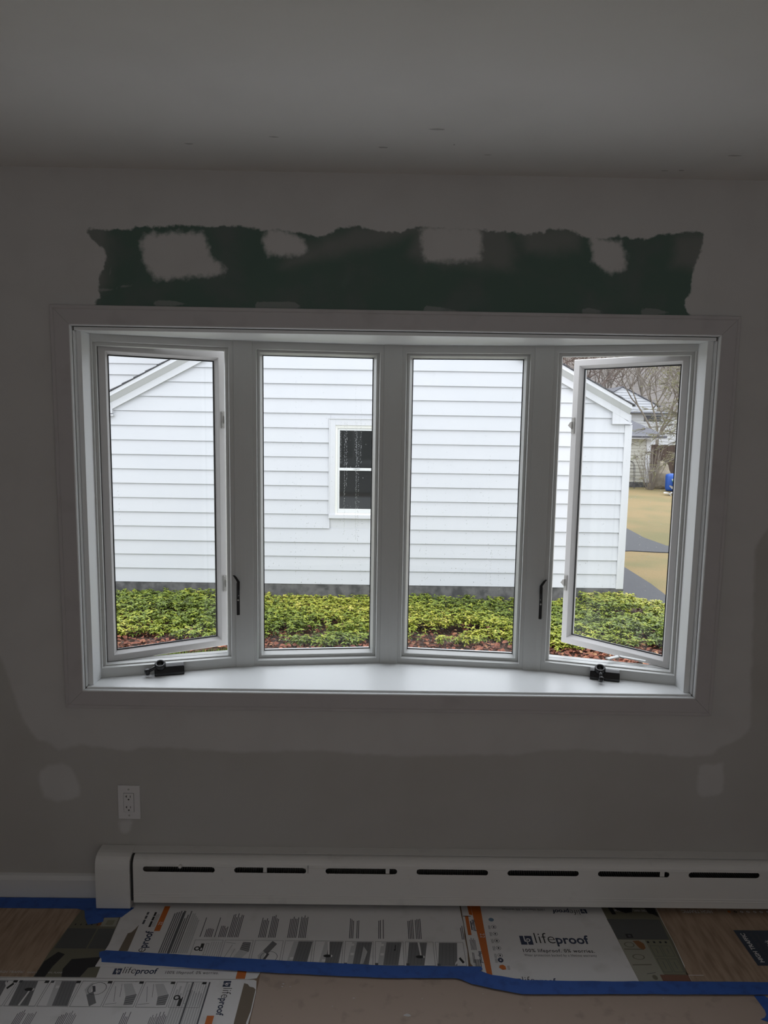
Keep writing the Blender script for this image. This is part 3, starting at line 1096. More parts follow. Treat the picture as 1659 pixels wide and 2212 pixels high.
# -- carton A: long white sheet with the laying instructions, under the heater
ZA0, ZA1 = .0034, .0062
A = empty('flattened_carton', (-.27, -.17, ZA0), 'long flattened white carton with a row of laying instruction pictures, lying along the heater', 'cardboard', 'flattened flooring cartons on the floor')
sheet('carton_sheet', [(-.842, -.113), (-.8165, -.068), (-.815, -.012), (.303, -.012), (.304, -.09), (.3065, -.13), (.303, -.19), (.305, -.25), (.299, -.332), (-.845, -.330), (-.838, -.24)], ZA0, ZA1, M_card, A)
F = Flat(ZA1 + .0003)
F.poly([(-.772, -.150), (-.768, -.268), (-.797, -.268), (-.795, -.19), (-.785, -.185), (-.778, -.17)], 0)
F.build('torn_patch', M_torn, A, fix=False)
F = Flat(ZA1 + .0003)
F.rect(-.714, -.178, -.695, -.058)
F.text('22', (-.698, -.150), .015, 90, 0, 1, .0002)
F.build('orange_stripe', [M_orange, M_card], A, fix=False)
F = Flat(ZA1 + .0003)
F.logo((-.711, -.334), .158, 90, NAVY, BLK, 0, False)
F.build('logo_lettering', INKS, A, fix=False)
F = Flat(ZA1 + .0003)
for y0, y1 in ((-.160, -.132), (-.129, -.110), (-.107, -.088)):
    F.rect(-.7385, y0, -.7315, y1, BLK)
for y0, y1 in ((-.146, -.125), (-.121, -.105), (-.101, -.088)):
    F.rect(-.7640, y0, -.7570, y1, INK)
para(F, -.730, -.158, -.718, -.09, 3, MID, True, 3, .3)
para(F, -.672, -.275, -.612, -.078, 9, MID, True, 5, .6)
para(F, -.610, -.275, -.578, -.085, 5, PALE, True, 6, .8)
F.rect(-.641, -.285, -.637, -.08, INK, .0001)
for k, (x, n_, y1) in enumerate(((-.560, 1, -.11), (-.545, 5, -.16), (-.513, 1, -.11), (-.500, 5, -.15), (-.470, 4, -.09), (-.448, 3, -.095), (-.370, 5, -.105), (-.338, 5, -.095), (-.276, 6, -.095), (-.240, 5, -.093), (-.075, 3, -.10), (-.052, 2, -.10), (.020, 2, -.10), (.035, 1, -.105), (.118, 4, -.11), (.143, 4, -.105), (.292, 2, -.14))):
    G = Flat(ZA1 + .0003)
    para(G, x, -.203, x + .0052 * n_, y1, n_, INK, True, 20 + k, .5)
    G.build('text_block', INKS, A, fix=False)
F.build('fine_print', INKS, A, fix=False)
for i in range(9):
    F = Flat(ZA1 + .0003)
    panel(F, -.569 + .0967 * i, -.3175, .0905, .102, i)
    F.build('instruction_picture', INKS, A, fix=False)

# -- carton B: logo panel, orange stripe, kitchen and wood pictures
Bc = empty('flattened_carton', (.85, -.19, 0), 'flattened carton at the right with the large printed logo and an orange stripe', 'cardboard', 'flattened flooring cartons on the floor')
ZB1 = .0030
sheet('carton_sheet', [(.3085, -.012), (1.75, -.012), (1.75, -.388), (.372, -.388), (.358, -.345), (.330, -.34), (.309, -.30)], .0002, ZB1, M_card, Bc)
F = Flat(ZB1 + .0003)
F.poly([(.3425, -.02), (.3765, -.02), (.369, -.375), (.354, -.375)])
F.poly([(.330, -.02), (.3425, -.02), (.3435, -.083), (.332, -.080)])
F.text('22', (.356, -.170), .020, -90, -.005, 1, .0002)
F.build('orange_stripe', [M_orange, M_card], Bc, fix=False)
F = Flat(ZB1 + .0003)
F.rect(.3165, -.178, .328, -.086)
F.build('orange_block', M_orange, Bc, fix=False)
F = Flat(ZB1 + .0003)
F.text('lifeproof', (.337, -.105), .055, -90, .02, NAVY)
F.rect(.3312, -.155, .3345, -.112, BLK)
F.rect(.3105, -.0895, .337, -.0865, BLK)
para(F, .318, -.245, .337, -.19, 5, INK, True, 8)
para(F, .318, -.30, .326, -.25, 2, INK, True, 9)
F.text('lifeproof', (.340, -.25), .05, -90, .02, NAVY)
for k in range(9):
    F.rect(.322 + .0024 * k, -.315, .322 + .0024 * k + (.0014 if k % 3 else .0008), -.285, BLK)
F.build('fine_print', INKS, Bc, fix=False)
F = Flat(ZB1 + .0003)
for a_ in (((.484, -.217), .228, 0), ((.430, -.383), .131, 0), ((.7425, -.048), .121, 180)):
    F = Flat(ZB1 + .0003)
    F.logo(*a_, NAVY, BLK)
    F.build('logo_lettering', INKS, Bc, fix=False)
for a_ in (('100% lifeproof. 0% worries.', (.484, -.2515), .229, 0, .012, BLK, 0, 1.15, 1.15), ('Wear protection backed by a lifetime warranty', (.484, -.2690), .230, 0, .004, INK, 0, 1.3, 1.1),
           ('100% lifeproof. 0% worries.', (.598, -.047), .15, 180, .01, INK, 0, 1.1, 1.1), ('100% lifeproof. 0% worries.', (.590, -.377), .13, 0, .01, BLK, 0, 1.2, 1.1)):
    F = Flat(ZB1 + .0003)
    F.text(*a_)
    F.build('slogan_lettering', INKS, Bc, fix=False)
F = Flat(ZB1 + .0003)
F.disc((.404, -.104), .009, .009, 1)
for k in range(5):
    y = -.139 - .032 * k
    F.disc((.407, y), .0085, .0085, 2, 0, 14, .86)
    F.disc((.407, y), .003, .004, 2)
F.disc((.405, -.287), .009, .010, 0)
F.disc((.405, -.287), .003, .003, 4, .0001)
F.poly([(.395, -.318), (.399, -.308), (.409, -.306), (.416, -.313), (.416, -.325), (.405, -.327)], 3)
for k in range(7):
    y = -.139 - .032 * k if k < 5 else (-.287, -.316)[k - 5]
    x = .389 if k < 5 else (.388, .4215)[k - 5]
    para(F, x - .001, y - .011, x + .007, y + .009, 3, 2, True, 60 + k, .35)
F.build('feature_icons', [M_navy, M_blueic, M_ink, M_orange, M_card], Bc, fix=False)
# kitchen picture
KM = [M_kit1, M_kit2, M_kit3, M_kit4, M_kit5, M_kit6, M_blackink, M_ink, M_kit1]
F = Flat(ZB1 + .0003)
F.poly([(.798, -.014), (.991, -.014), (.9865, -.10), (.984, -.20), (.975, -.30), (.970, -.388), (.812, -.388)], 0)
F.poly([(.800, -.095), (.980, -.095), (.975, -.190), (.806, -.190)], 1, .0002)
F.line((.873, -.095), (.872, -.19), .0015, 7, .0004)
F.line((.896, -.095), (.895, -.19), .0012, 7, .0004)
F.line((.887, -.095), (.886, -.19), .0008, 7, .0004)
F.line((.812, -.143), (.862, -.146), .0012, 7, .0004)
F.line((.812, -.138), (.862, -.140), .0008, 7, .0004)
F.rect(.838, -.184, .860, -.166, 6, .0004)
F.rect(.845, -.180, .854, -.171, 7, .0005)
F.poly([(.819, -.014), (.836, -.014), (.840, -.072), (.826, -.072)], 6, .0004)
F.poly([(.836, -.014), (.91, -.014), (.90, -.06), (.875, -.065), (.85, -.05)], 6, .0004)
F.poly([(.945, -.014), (.985, -.014), (.984, -.085), (.968, -.07), (.955, -.065)], 6, .0004)
F.poly([(.806, -.192), (.895, -.192), (.90, -.388), (.812, -.388)], 2, .0002)
F.line((.812, -.235), (.872, -.235), .004, 8, .0004)
F.line((.815, -.302), (.875, -.300), .004, 8, .0004)
F.disc((.835, -.215), .017, .012, 8, .0003, 12, .8)
F.disc((.846, -.268), .020, .012, 8, .0003, 12, .8)
F.poly([(.852, -.198), (.872, -.196), (.884, -.21), (.883, -.23), (.872, -.238), (.862, -.228)], 4, .0004)
F.disc((.866, -.352), .008, .010, 8, .0004)
F.line((.846, -.338), (.875, -.333), .002, 7, .0004)
F.poly([(.893, -.192), (.975, -.192), (.965, -.338), (.897, -.338)], 3, .0003)
for x in (.897, .917, .937, .955):
    F.rect(x, -.207, x + .007, -.199, 6, .0005)
for x in (.900, .935):
    for y0, y1 in ((-.265, -.218), (-.330, -.275)):
        F.frame(x, y0, x + .030, y1, .0012, 7, .0005)
        F.line((x + .015, y0 + .012), (x + .015, y1 - .012), .0015, 7, .0005)
F.rect(.885, -.388, .972, -.341, 5, .0004)
F.build('kitchen_picture', KM, Bc, fix=False)
F = Flat(ZB1 + .0003)
F.poly([(.992, -.014), (1.75, -.014), (1.75, -.388), (.972, -.388), (.974, -.342), (1.02, -.342), (1.02, -.34), (.968, -.34), (.978, -.30), (.9855, -.20), (.988, -.10)])
F.build('wood_floor_picture', M_woodpr, Bc, fix=False)
F = Flat(ZB1 + .0006)
F.text('HIGH TRAFFIC', (1.180, -.046), .105, 180, .01, 0, 0, 1.3)
F.build('small_lettering', M_card, Bc, fix=False)
F = Flat(ZB1 + .0006)
F.text('RIGID CORE VINYL PLANK FLOORING', (.985, -.046), .160, 180, .0, 0, 0, 1.6)
F.build('small_lettering', M_card, Bc, fix=False)
F = Flat(ZB1 + .0006)
for k, (x, c) in enumerate(((1.240, 2), (1.262, 3), (1.284, 0), (1.306, 0), (1.330, 0), (1.352, 0), (1.376, 0))):
    F.disc((x, -.052), .0055, .0055, c, 0, 12, 0 if c == 2 else .45)
F.build('feature_icons', [M_card, M_ink, M_orange, M_blackink], Bc, fix=False)
F = Flat(ZB1 + .0006)
F.rect(1.209, -.300, 1.75, -.143)
F.build('navy_label', M_label, Bc, fix=False)
F = Flat(ZB1 + .0009)
F.text('HIGH TRAFFIC', (1.238, -.286), .128, 90, .02, 0)
F.text('RIGID CORE VINYL', (1.263, -.280), .125, 90, -.005, 1)
F.text('PLANK FLOORING', (1.282, -.276), .115, 90, -.005, 1)
F.text('Oak', (1.300, -.225), .036, 90, 0, 0)
F.build('label_lettering', [M_card, M_ink], Bc, fix=False)

# -- carton C: wood and kitchen pictures, at the left
Cc = empty('flattened_carton', (-.85, -.2, 0), 'flattened carton at the left showing a wood floor picture, partly under the instruction carton', 'cardboard', 'flattened flooring cartons on the floor')
ZC1 = .0028
sheet('carton_sheet', [(-1.70, -.034), (-.338, -.034), (-.338, -.345), (-.345, -.368), (-.372, -.3735), (-1.70, -.3735)], .0002, ZC1, M_card, Cc)
F = Flat(ZC1 + .0003)
F.poly([(-1.70, -.036), (-.990, -.036), (-1.0, -.15), (-1.01, -.25), (-1.015, -.372), (-1.70, -.372)])
F.build('wood_floor_picture', M_woodpr, Cc, fix=False)
F = Flat(ZC1 + .0003)
F.poly([(-.990, -.036), (-.853, -.036), (-.842, -.20), (-.826, -.372), (-1.015, -.372), (-1.01, -.25), (-1.0, -.15)], 0)
F.poly([(-1.0, -.165), (-.905, -.165), (-.905, -.255), (-1.005, -.255)], 1, .0002)
F.poly([(-.900, -.165), (-.846, -.165), (-.838, -.255), (-.900, -.255)], 1, .0002)
F.poly([(-.90, -.112), (-.852, -.112), (-.848, -.155), (-.90, -.155)], 2, .0002)
F.poly([(-.912, -.125), (-.903, -.118), (-.898, -.15), (-.912, -.155)], 4, .0003)
F.rect(-.885, -.148, -.860, -.125, 3, .0003)
F.poly([(-1.012, -.262), (-.832, -.262), (-.828, -.372), (-1.014, -.372)], 0, .0002)
F.poly([(-.93, -.30), (-.845, -.29), (-.845, -.33), (-.865, -.335), (-.875, -.372), (-.93, -.372), (-.94, -.34)], 6, .0004)
F.poly([(-1.01, -.31), (-.985, -.27), (-.96, -.28), (-.975, -.33), (-.98, -.372), (-1.012, -.372)], 6, .0004)
for k in range(5):
    F.rect(-.985 + .018 * k, -.15, -.981 + .018 * k, -.144, 6, .0004)
F.build('kitchen_picture', KM, Cc, fix=False)
F = Flat(ZC1 + .0006)
F.text('HIGH TRAFFIC', (-1.13, -.358), .08, 0, .01, 0)
F.build('small_lettering', M_light, Cc, fix=False)
F = Flat(ZC1 + .0006)
F.text('RIGID CORE VINYL PLANK FLOORING', (-1.04, -.358), .155, 0, 0, 0)
F.build('small_lettering', M_light, Cc, fix=False)
F = Flat(ZC1 + .0003)
F.logo((-.783, -.358), .134, 0, NAVY, BLK)
F.build('logo_lettering', INKS, Cc, fix=False)
F = Flat(ZC1 + .0003)
F.text('100% lifeproof. 0% worries.', (-.625, -.355), .162, 0, .01, INK, 0, 1.2, 1.1)
F.build('slogan_lettering', INKS, Cc, fix=False)
F = Flat(ZC1 + .0003)
F.rect(-.408, -.372, -.380, -.335)
F.build('orange_stripe', M_orange, Cc, fix=False)

# -- carton D: instruction side up, nearest the camera
Dc = empty('flattened_carton', (-.75, -.6, 0), 'flattened white carton at the bottom left corner, instruction side up, nearest the camera', 'cardboard', 'flattened flooring cartons on the floor')
ZD1 = .0030
sheet('carton_sheet', [(-1.70, -.3765), (-.352, -.3755), (-.344, -.379), (-.338, -.42), (-.339, -.50), (-.343, -.56), (-.338, -.80), (-1.70, -.80)], .0002, ZD1, M_card, Dc)
F = Flat(ZD1 + .0003)
F.poly([(-.379, -.389), (-.368, -.392), (-.360, -.402), (-.348, -.405), (-.341, -.412), (-.3415, -.49), (-.347, -.53), (-.342, -.56), (-.341, -.79), (-.378, -.79), (-.381, -.52)])
F.build('torn_patch', M_torn, Dc, fix=False)
for i in range(7):
    F = Flat(ZD1 + .0003)
    panel(F, -1.140 + .0935 * i, -.4805, .0885, .0945, (4, 7, 3, 2, 1, 1, 0)[i] if i else 8, True)
    F.rect(-1.140 + .0935 * i + .076, -.395, -1.140 + .0935 * i + .0885, -.386, BLK, .0004)
    F.build('instruction_picture', INKS, Dc, fix=False)
F = Flat(ZD1 + .0003)
F.logo((-.4395, -.381), .127, -90, NAVY, BLK)
F.build('logo_lettering', INKS, Dc, fix=False)
F = Flat(ZD1 + .0003)
F.rect(-.461, -.62, -.441, -.507)
F.build('orange_block', M_orange, Dc, fix=False)
F = Flat(ZD1 + .0003)
para(F, -.574, -.60, -.478, -.386, 13, PALE, True, 71, .7)
F.rect(-.533, -.60, -.5285, -.386, INK, .0001)
F.rect(-.484, -.60, -.4795, -.386, INK, .0001)
for k, x in enumerate((-.995, -.965, -.875, -.85, -.70, -.62, -.597)):
    G = Flat(ZD1 + .0003)
    para(G, x, -.58, x + .024, -.492 - .004 * (k % 3), 5, MID if k % 2 else INK, True, 80 + k, .4)
    G.build('text_block', INKS, Dc, fix=False)
F.build('fine_print', INKS, Dc, fix=False)

# -- brown board
Kb = sheet('protection_board', [(-.3365, -.338), (.325, -.338), (.36, -.393), (1.75, -.393), (1.75, -1.5), (-.3365, -1.5)], .0002, .0028, M_kraft)
tag(Kb, 'bare brown kraft board with scuffs covering the floor in front of the cartons', 'floor covering')
F = Flat(.0031)
for x, y, s in ((-.264, -.40, .006), (-.262, -.39, .004), (.103, -.50, .012), (-.05, -.44, .004), (-.24, -.40, .003), (.46, -.47, .003), (.33, -.42, .003), (-.11, -.47, .003), (.86, -.43, .003), (.72, -.52, .003), (.9, -.55, .004), (.15, -.44, .003), (1.06, -.53, .004)):
    a = R.uniform(0, 3)
    F.poly([(x + s * R.uniform(.5, 1.2) * math.cos(a + k * .9), y + s * .5 * R.uniform(.5, 1.2) * math.sin(a + k * .9)) for k in range(7)])
ob = F.build('paint_flecks', M_light, Kb, fix=False)
ob['kind'] = 'stuff'

# -- blue painter's tape
TZ = .0067


def tape(poly, z, label, seed, thick=.0004):
    r = random.Random(seed)
    P = []
    for i, p in enumerate(poly):
        a, b_ = Vector(p), Vector(poly[(i + 1) % len(poly)])
        n = max(1, int((b_ - a).length / .03))
        for k in range(n):
            c = a.lerp(b_, k / n)
            j = .0008 if k else 0
            P.append((c.x + r.uniform(-j, j), c.y + r.uniform(-j, j)))
    q = MB()
    q.prism(P, lambda x, y: (x, y, z), lambda x, y: (x, y, z + thick))
    return tag(q.build('painters_tape', M_tape), label, 'tape', 'strips of blue tape on the floor')


tape([(-.855, -.273), (-.836, -.266), (-.55, -.284), (-.241, -.304), (.05, -.319), (.34, -.3185), (.342, -.330), (.333, -.336), (.366, -.352), (.40, -.392), (.31, -.381), (.253, -.366), (.05, -.368), (-.158, -.359), (-.34, -.349), (-.58, -.333), (-.832, -.315), (-.838, -.30), (-.846, -.295)], TZ, 'long blue tape strip along the lower edge of the instruction carton', 1)
for k in range(0):
    pass
tape([(.262, -.3665), (.335, -.347), (.395, -.357), (.466, -.372), (.70, -.3735), (.95, -.371), (1.20, -.371), (1.75, -.371), (1.75, -.416), (1.18, -.418), (.80, -.421), (.444, -.425), (.36, -.405), (.30, -.388)], TZ + .0006, 'blue tape strip along the lower edge of the carton with the large logo', 2)
tape([(1.134, -.4185), (1.165, -.4185), (1.172, -.43), (1.75, -.47), (1.75, -.55), (1.30, -.53), (1.125, -.512), (1.109, -.503), (1.124, -.497), (1.134, -.486), (1.138, -.47)], TZ - .003, 'short blue tape piece on the brown board at the right edge', 3)
tape([(-1.70, -.0165), (-.9462, -.0165), (-.9462, -.071), (-1.018, -.070), (-1.30, -.071), (-1.70, -.071)], TZ - .0032, 'blue tape strip along the foot of the left baseboard', 4)
tape([(-1.018, -.068), (-.981, -.080), (-.965, -.115), (-.943, -.148), (-.915, -.142), (-.897, -.133), (-.902, -.114), (-.85, -.111), (-.807, -.109), (-.803, -.066), (-.83, -.062), (-.949, -.062)], TZ - .0028, 'torn blue tape piece in front of the heater end cap', 5)


# ---------------------------------------------------------------- outside: ground
GZ = -.95                                      # ground beside the houses
GG = -.70                                      # ground by the garage, the lawn rises a little


def lawn_z(y):
    return GZ + min(.32, max(0, (y - 12) * .018))


def ground(name, poly, dz, m, label, cat, th=.05):
    """outline laid on the gently rising ground, cut in strips so that it follows the slope"""
    bm = bmesh.new()
    f = bm.faces.new([bm.verts.new((x, y, 0)) for x, y in poly])
    for y in np.arange(6, 40, 2.0):
        bmesh.ops.bisect_plane(bm, geom=bm.verts[:] + bm.edges[:] + bm.faces[:], plane_co=(0, y, 0), plane_no=(0, 1, 0))
    r = bmesh.ops.extrude_face_region(bm, geom=bm.faces[:])
    top = {v for v in r['geom'] if isinstance(v, bmesh.types.BMVert)}
    for v in bm.verts:
        v.co.z = lawn_z(v.co.y) + dz - (0 if v in top else th)
    bmesh.ops.recalc_face_normals(bm, faces=bm.faces)
    me = bpy.data.meshes.new(name)
    bm.to_mesh(me)
    bm.free()
    me.materials.append(m)
    ob = bpy.data.objects.new(name, me)
    COL.objects.link(ob)
    return tag(ob, label, cat, kind='structure')


ground('lawn', [(-40, .3), (60, .3), (60, 60), (-40, 60)], 0, M_lawn, 'dry yellow winter lawn beyond the driveway', 'lawn')
ground('driveway', [(3.45, 5.6), (4.2, 5.6), (4.38, 7.4), (4.56, 8.7), (4.62, 9.4), (4.66, 10.9), (4.85, 11.8), (5.12, 12.5), (5.4, 12.56), (5.95, 12.44), (10, 12.1), (10, 12.75), (7.0, 12.95), (6.42, 13.2), (6.29, 14.2), (6.36, 15.8), (7.0, 17.6), (3.45, 17.6)], .02, M_asph, 'wet grey asphalt driveway curving past the corner of the white house', 'driveway')
ground('planting_bed', [(-6.5, 5.0), (-3.1, 5.28), (-1.76, 5.57), (-.9, 5.60), (.5, 5.2), (3.0, 5.0), (4.2, 5.3), (4.4, 7.0), (3.9, 8.1), (3.6, 8.2), (3.52, 7.65), (-6.5, 7.65)], .025, M_soil, 'brown leaf-strewn planting bed along the foundation', 'planting bed')
ground('path', [(-6, .35), (7, .35), (7, 3.6), (-6, 3.6)], .014, M_bounce, 'unseen pale concrete path added below the bow window to bounce light', 'path')  # unseen slab, added to bounce daylight up to the ceiling
ground('near_turf', [(-8, 3.6), (8, 3.6), (8, 4.9), (4.2, 5.2), (3.0, 4.95), (.5, 5.15), (-.9, 5.55), (-1.76, 5.53), (-3.1, 5.24), (-8, 4.95)], .012, M_grassy, 'green turf strip in front of the planting bed', 'lawn')

# ---------------------------------------------------------------- neighbour house
HY = 7.6
HXL, HXR = -3.83, 3.50
RIDX, RIDZ, SLP = -.165, 3.86, .535
EXPO = .2006
SB = -.605                                     # bottom of the siding
roofz = lambda x: RIDZ - SLP * abs(x - RIDX)
HS = empty('neighbour_house', (0, HY, GZ), 'white clapboard gable house next door filling the view through the bow window', 'house')
HB = 9.0                                       # depth of the body
rs = random.Random(3)


def lap_siding(q, y, x0f, x1f, z0, ztop, expo, hole=None, seams=True, lip=.022, dy=1):
    """overlapping boards on a wall facing -y; x limits are functions of z"""
    k = 0
    z = z0
    while z < ztop - .01:
        z1 = min(z + expo, ztop)
        spans = [(x0f, x1f)]
        if hole and z < hole[3] and z1 > hole[2]:
            spans = [(x0f, lambda t: hole[0]), (lambda t: hole[1], x1f)]
        for a, b_ in spans:
            la, lb = a(z), b_(z)
            ua, ub = a(z1), b_(z1)
            if ub - ua < .02:
                m_ = (ua + ub) / 2
                ua, ub = m_ - .01, m_ + .01
            cuts = [0]
            if seams and lb - la > 1.5:
                cuts.append(rs.uniform(.2, .8))
            cuts.append(1)
            for c in range(len(cuts) - 1):
                off = .0012 * ((c + k) % 2)
                t0, t1 = cuts[c], cuts[c + 1]
                L = lambda p, r_, t: p + (r_ - p) * t
                bl, br = L(la, lb, t0), L(la, lb, t1)
                tl, tr = L(ua, ub, t0), L(ua, ub, t1)
                if c < len(cuts) - 2:
                    br += .012
                    tr = min(ub, br)
                if c > 0:
                    tl = bl
                if len(cuts) == 3 and c == 0:
                    tr = br
                yb, yt = y - lip - off, y - .001 - off
                q.face([(bl, yb, z), (br, yb, z), (tr, yt, z1), (tl, yt, z1)])
                q.face([(bl, yb + .012, z + .001), (br, yb + .012, z + .001), (br, yb, z), (bl, yb, z)])
                q.face([(bl, yb + .012, z + .001), (bl, yb, z), (tl, yt, z1)])
                q.face([(br, yb, z), (br, yb + .012, z + .001), (tr, yt, z1)])
        z = z1
        k += 1


q = MB()
q.prism([(HXL, GZ - .2), (HXR, GZ - .2), (HXR, roofz(HXR) - .05), (RIDX, RIDZ - .05), (HXL, roofz(HXL) - .05)], lambda x, z: (x, HY + .002, z), lambda x, z: (x, HY + HB, z))
q.build('house_body', M_sidtrim, HS)
WX0, WX1, WZ0, WZ1 = -.683, .20, .345, 1.728
q = MB()
lim = lambda s: (lambda z: max(HXL + .0, RIDX - (RIDZ - .10 - z) / SLP) if s < 0 else min(HXR - .09, RIDX + (RIDZ - .10 - z) / SLP))
lap_siding(q, HY, lim(-1), lim(1), SB, RIDZ - .15, EXPO, (WX0, WX1, WZ0, WZ1))
q.build('clapboard_siding', M_siding, HS, fix=False)
q = MB()
q.box((HXL - .02, HY - .015, GZ - .1), (HXR + .02, HY + .004, SB + .01))
q.build('foundation_wall', M_found, HS)
for x0, x1 in ((HXR - .092, HXR + .012), (HXL - .012, HXL + .07)):
    q = MB()
    q.box((x0, HY - .028, SB - .012), (x1, HY + .05, 1.71))
    bevel(q.build('corner_board', M_sidtrim, HS), .003, 1)
# rake boards: two fascia steps with a soffit edge, both slopes
for s, xe in ((-1, HXL - .10), (1, HXR - .05)):
    q = MB()
    for (d0, d1, y0, y1) in ((.0, .055, -.150, .02), (.126, .222, -.062, .02)):
        P = lambda x, d: (x, roofz(x) + .055 - d)
        pts = [P(RIDX, d0), P(xe, d0), P(xe, d1), P(RIDX, d1)]
        q.prism(pts, lambda x, z: (x, HY + y0, z), lambda x, z: (x, HY + y1, z))
    # sloped soffit moulding between the two flat boards
    A_ = [(RIDX, HY - .140, roofz(RIDX) + .0), (RIDX, HY - .066, roofz(RIDX) - .071), (RIDX, HY + .02, roofz(RIDX) - .071), (RIDX, HY + .02, roofz(RIDX))]
    B_ = [(xe, y, z - roofz(RIDX) + roofz(xe)) for _, y, z in A_]
    q.quadgrid([A_, B_])
    q.face(A_)
    q.face(B_[::-1])
    q.build('rake_board', M_sidtrim, HS)
    # eave return at the foot of the rake
    q = MB()
    xr = (HXR - .27, HXR - .04) if s > 0 else (HXL - .06, HXL + .145)
    zl = 1.742 if s > 0 else 1.758
    if s > 0:
        q.prism([(xr[0], zl), (xr[1], zl), (xr[0], roofz(xr[0]) - .15)], lambda x, z: (x, HY - .06, z), lambda x, z: (x, HY, z))
        q.box((xr[0] - .012, HY - .068, zl - .022), (xr[1] + .03, HY, zl))
        q.box((xr[0] - .012, HY - .065, zl), (xr[0] + .012, HY, zl + .155))
    else:
        q.prism([(xr[1], zl), (xr[0], zl), (xr[0], roofz(xr[0]) - .10), (xr[1], roofz(xr[1]) - .15)], lambda x, z: (x, HY - .06, z), lambda x, z: (x, HY, z))
        q.box((xr[0], HY - .07, zl - .035), (xr[1] + .025, HY, zl - .012))
        q.box((xr[1] - .02, HY - .068, zl), (xr[1] + .012, HY, zl + .14))
    q.build('eave_return', M_sidtrim, HS)
    # roof slope with stepped shingle ends
    q = MB()
    Lr = abs(xe - RIDX) + .04
    n = int(Lr / .16)
    for k in range(n + 1):
        a, b_ = RIDX + s * k * Lr / (n + 1), RIDX + s * (k + 1) * Lr / (n + 1)
        za, zb = roofz(a) + .060, roofz(b_) + .060
        q.prism([(a, za), (b_, zb), (b_, zb + .022), (a, za + .010)], lambda x, z: (x, HY - .165, z), lambda x, z: (x, HY + HB, z))
    q.build('roof_slope', M_shingle, HS)
# window of the house: casing, channel, frame, two sashes
q = MB()
for a, b_ in (((WX0, HY - .030, WZ0 + .05), (WX0 + .075, HY, WZ1)), ((WX1 - .075, HY - .030, WZ0 + .05), (WX1, HY, WZ1)), ((WX0 + .075, HY - .030, WZ1 - .085), (WX1 - .075, HY, WZ1)), ((WX0 - .01, HY - .055, WZ0), (WX1 + .01, HY, WZ0 + .05)),
              ((WX0 - .014, HY - .034, WZ0 - .01), (WX0, HY, WZ1 + .014)), ((WX0 - .014, HY - .040, WZ1), (WX1 + .014, HY, WZ1 + .014))):
    q.box(a, b_)
hw = bevel(q.build('house_window', M_sidtrim, HS), .002, 1)
HT_ = lambda u, n, z: (u, HY + n, z)
X0, X1 = WX0 + .075, WX1 - .075
q = MB()
rect_loops(q, HT_, [(X0 - .001, X1 + .001, WZ0 + .045, WZ1 - .084, -.020), (X0 + .030, X1 - .030, WZ0 + .075, WZ1 - .125, -.014), (X0 + .030, X1 - .030, WZ0 + .075, WZ1 - .125, .02), (X0 - .001, X1 + .001, WZ0 + .045, WZ1 - .084, .02)])
q.build('window_liner', mat('cream_liner', (.66, .655, .61), .5), hw)
for (z0, z1, n0) in ((1.025, WZ1 - .127, -.0035), (WZ0 + .077, 1.045, -.009)):
    q = MB()
    rect_loops(q, HT_, [(X0 + .031, X1 - .031, z0, z1, n0), (X0 + .060, X1 - .060, z0 + .028 + (.03 if n0 < -.005 else 0), z1 - .028, n0), (X0 + .062, X1 - .062, z0 + .030, z1 - .030, n0 + .006), (X0 + .031, X1 - .031, z0, z1, n0 + .006)])
    q.build('window_sash', M_white, hw)
    q = MB()
    q.box((X0 + .045, HY + n0 + .003, z0 + .015), (X1 - .045, HY + n0 + .005, z1 - .015))
    q.build('window_pane', M_pane, hw)
q = MB()
q.box((X0 + .26, HY - .022, 1.043), (X0 + .34, HY - .008, 1.052))
q.build('sash_lock', M_sidtrim, hw)

# taller house wing behind, seen above the left roof slope
MHY = 10.84
MH = empty('rear_house', (-2, MHY, GZ), 'white clapboard house standing behind the left roof slope of the neighbour house', 'house')
q = MB()
lap_siding(q, MHY, lambda z: -4.98, lambda z: -1.2, 2.29, 4.7, EXPO)
lap_siding(q, MHY, lambda z: -4.90, lambda z: -1.2, 1.40, 2.22, EXPO, seams=False)
q.build('clapboard_siding', M_siding, MH, fix=False)
q = MB()
q.box((-4.99, MHY + .001, GZ), (-1.2, MHY + 5.0, 4.7))
q.build('house_body', M_sidtrim, MH)
q = MB()
q.box((-5.07, MHY - .03, GZ), (-4.978, MHY + .05, 4.7))
q.build('corner_board', M_sidtrim, MH)
q = MB()
q.box((-4.95, MHY - .025, 2.225), (-1.2, MHY, 2.29))
q.build('trim_band', M_sidtrim, MH)
q = MB()
q.prism([(-5.3, 4.7), (-.9, 4.7), (-.9, 4.85), (-5.3, 4.85)], lambda x, z: (x, MHY - .3, z), lambda x, z: (x, MHY + 5.3, z))
q.build('eave_slab', M_shingle, MH)

# ---------------------------------------------------------------- planting along the foundation
rb = random.Random(11)


def leaf(q, c, d, up_, ln, wd, droop=.25):
    """one folded leaf: base c, direction d"""
    d = Vector(d).normalized()
    s = d.cross(Vector(up_)).normalized()
    n = s.cross(d)
    c = Vector(c)
    p0, p1, p2, p3 = c, c + d * ln * .35 + n * ln * .03, c + d * ln * .7 - n * ln * droop * .3, c + d * ln - n * ln * droop
    a, b_ = s * wd * .5, s * wd * .42
    l_ = n * wd * .16
    q.face([p0, p1 + a + l_, p1])
    q.face([p0, p1, p1 - a + l_])
    q.face([p1, p1 + a + l_, p2 + b_ + l_, p2])
    q.face([p1, p2, p2 - b_ + l_, p1 - a + l_])
    q.face([p2, p2 + b_ + l_, p3])
    q.face([p2, p3, p2 - b_ + l_])


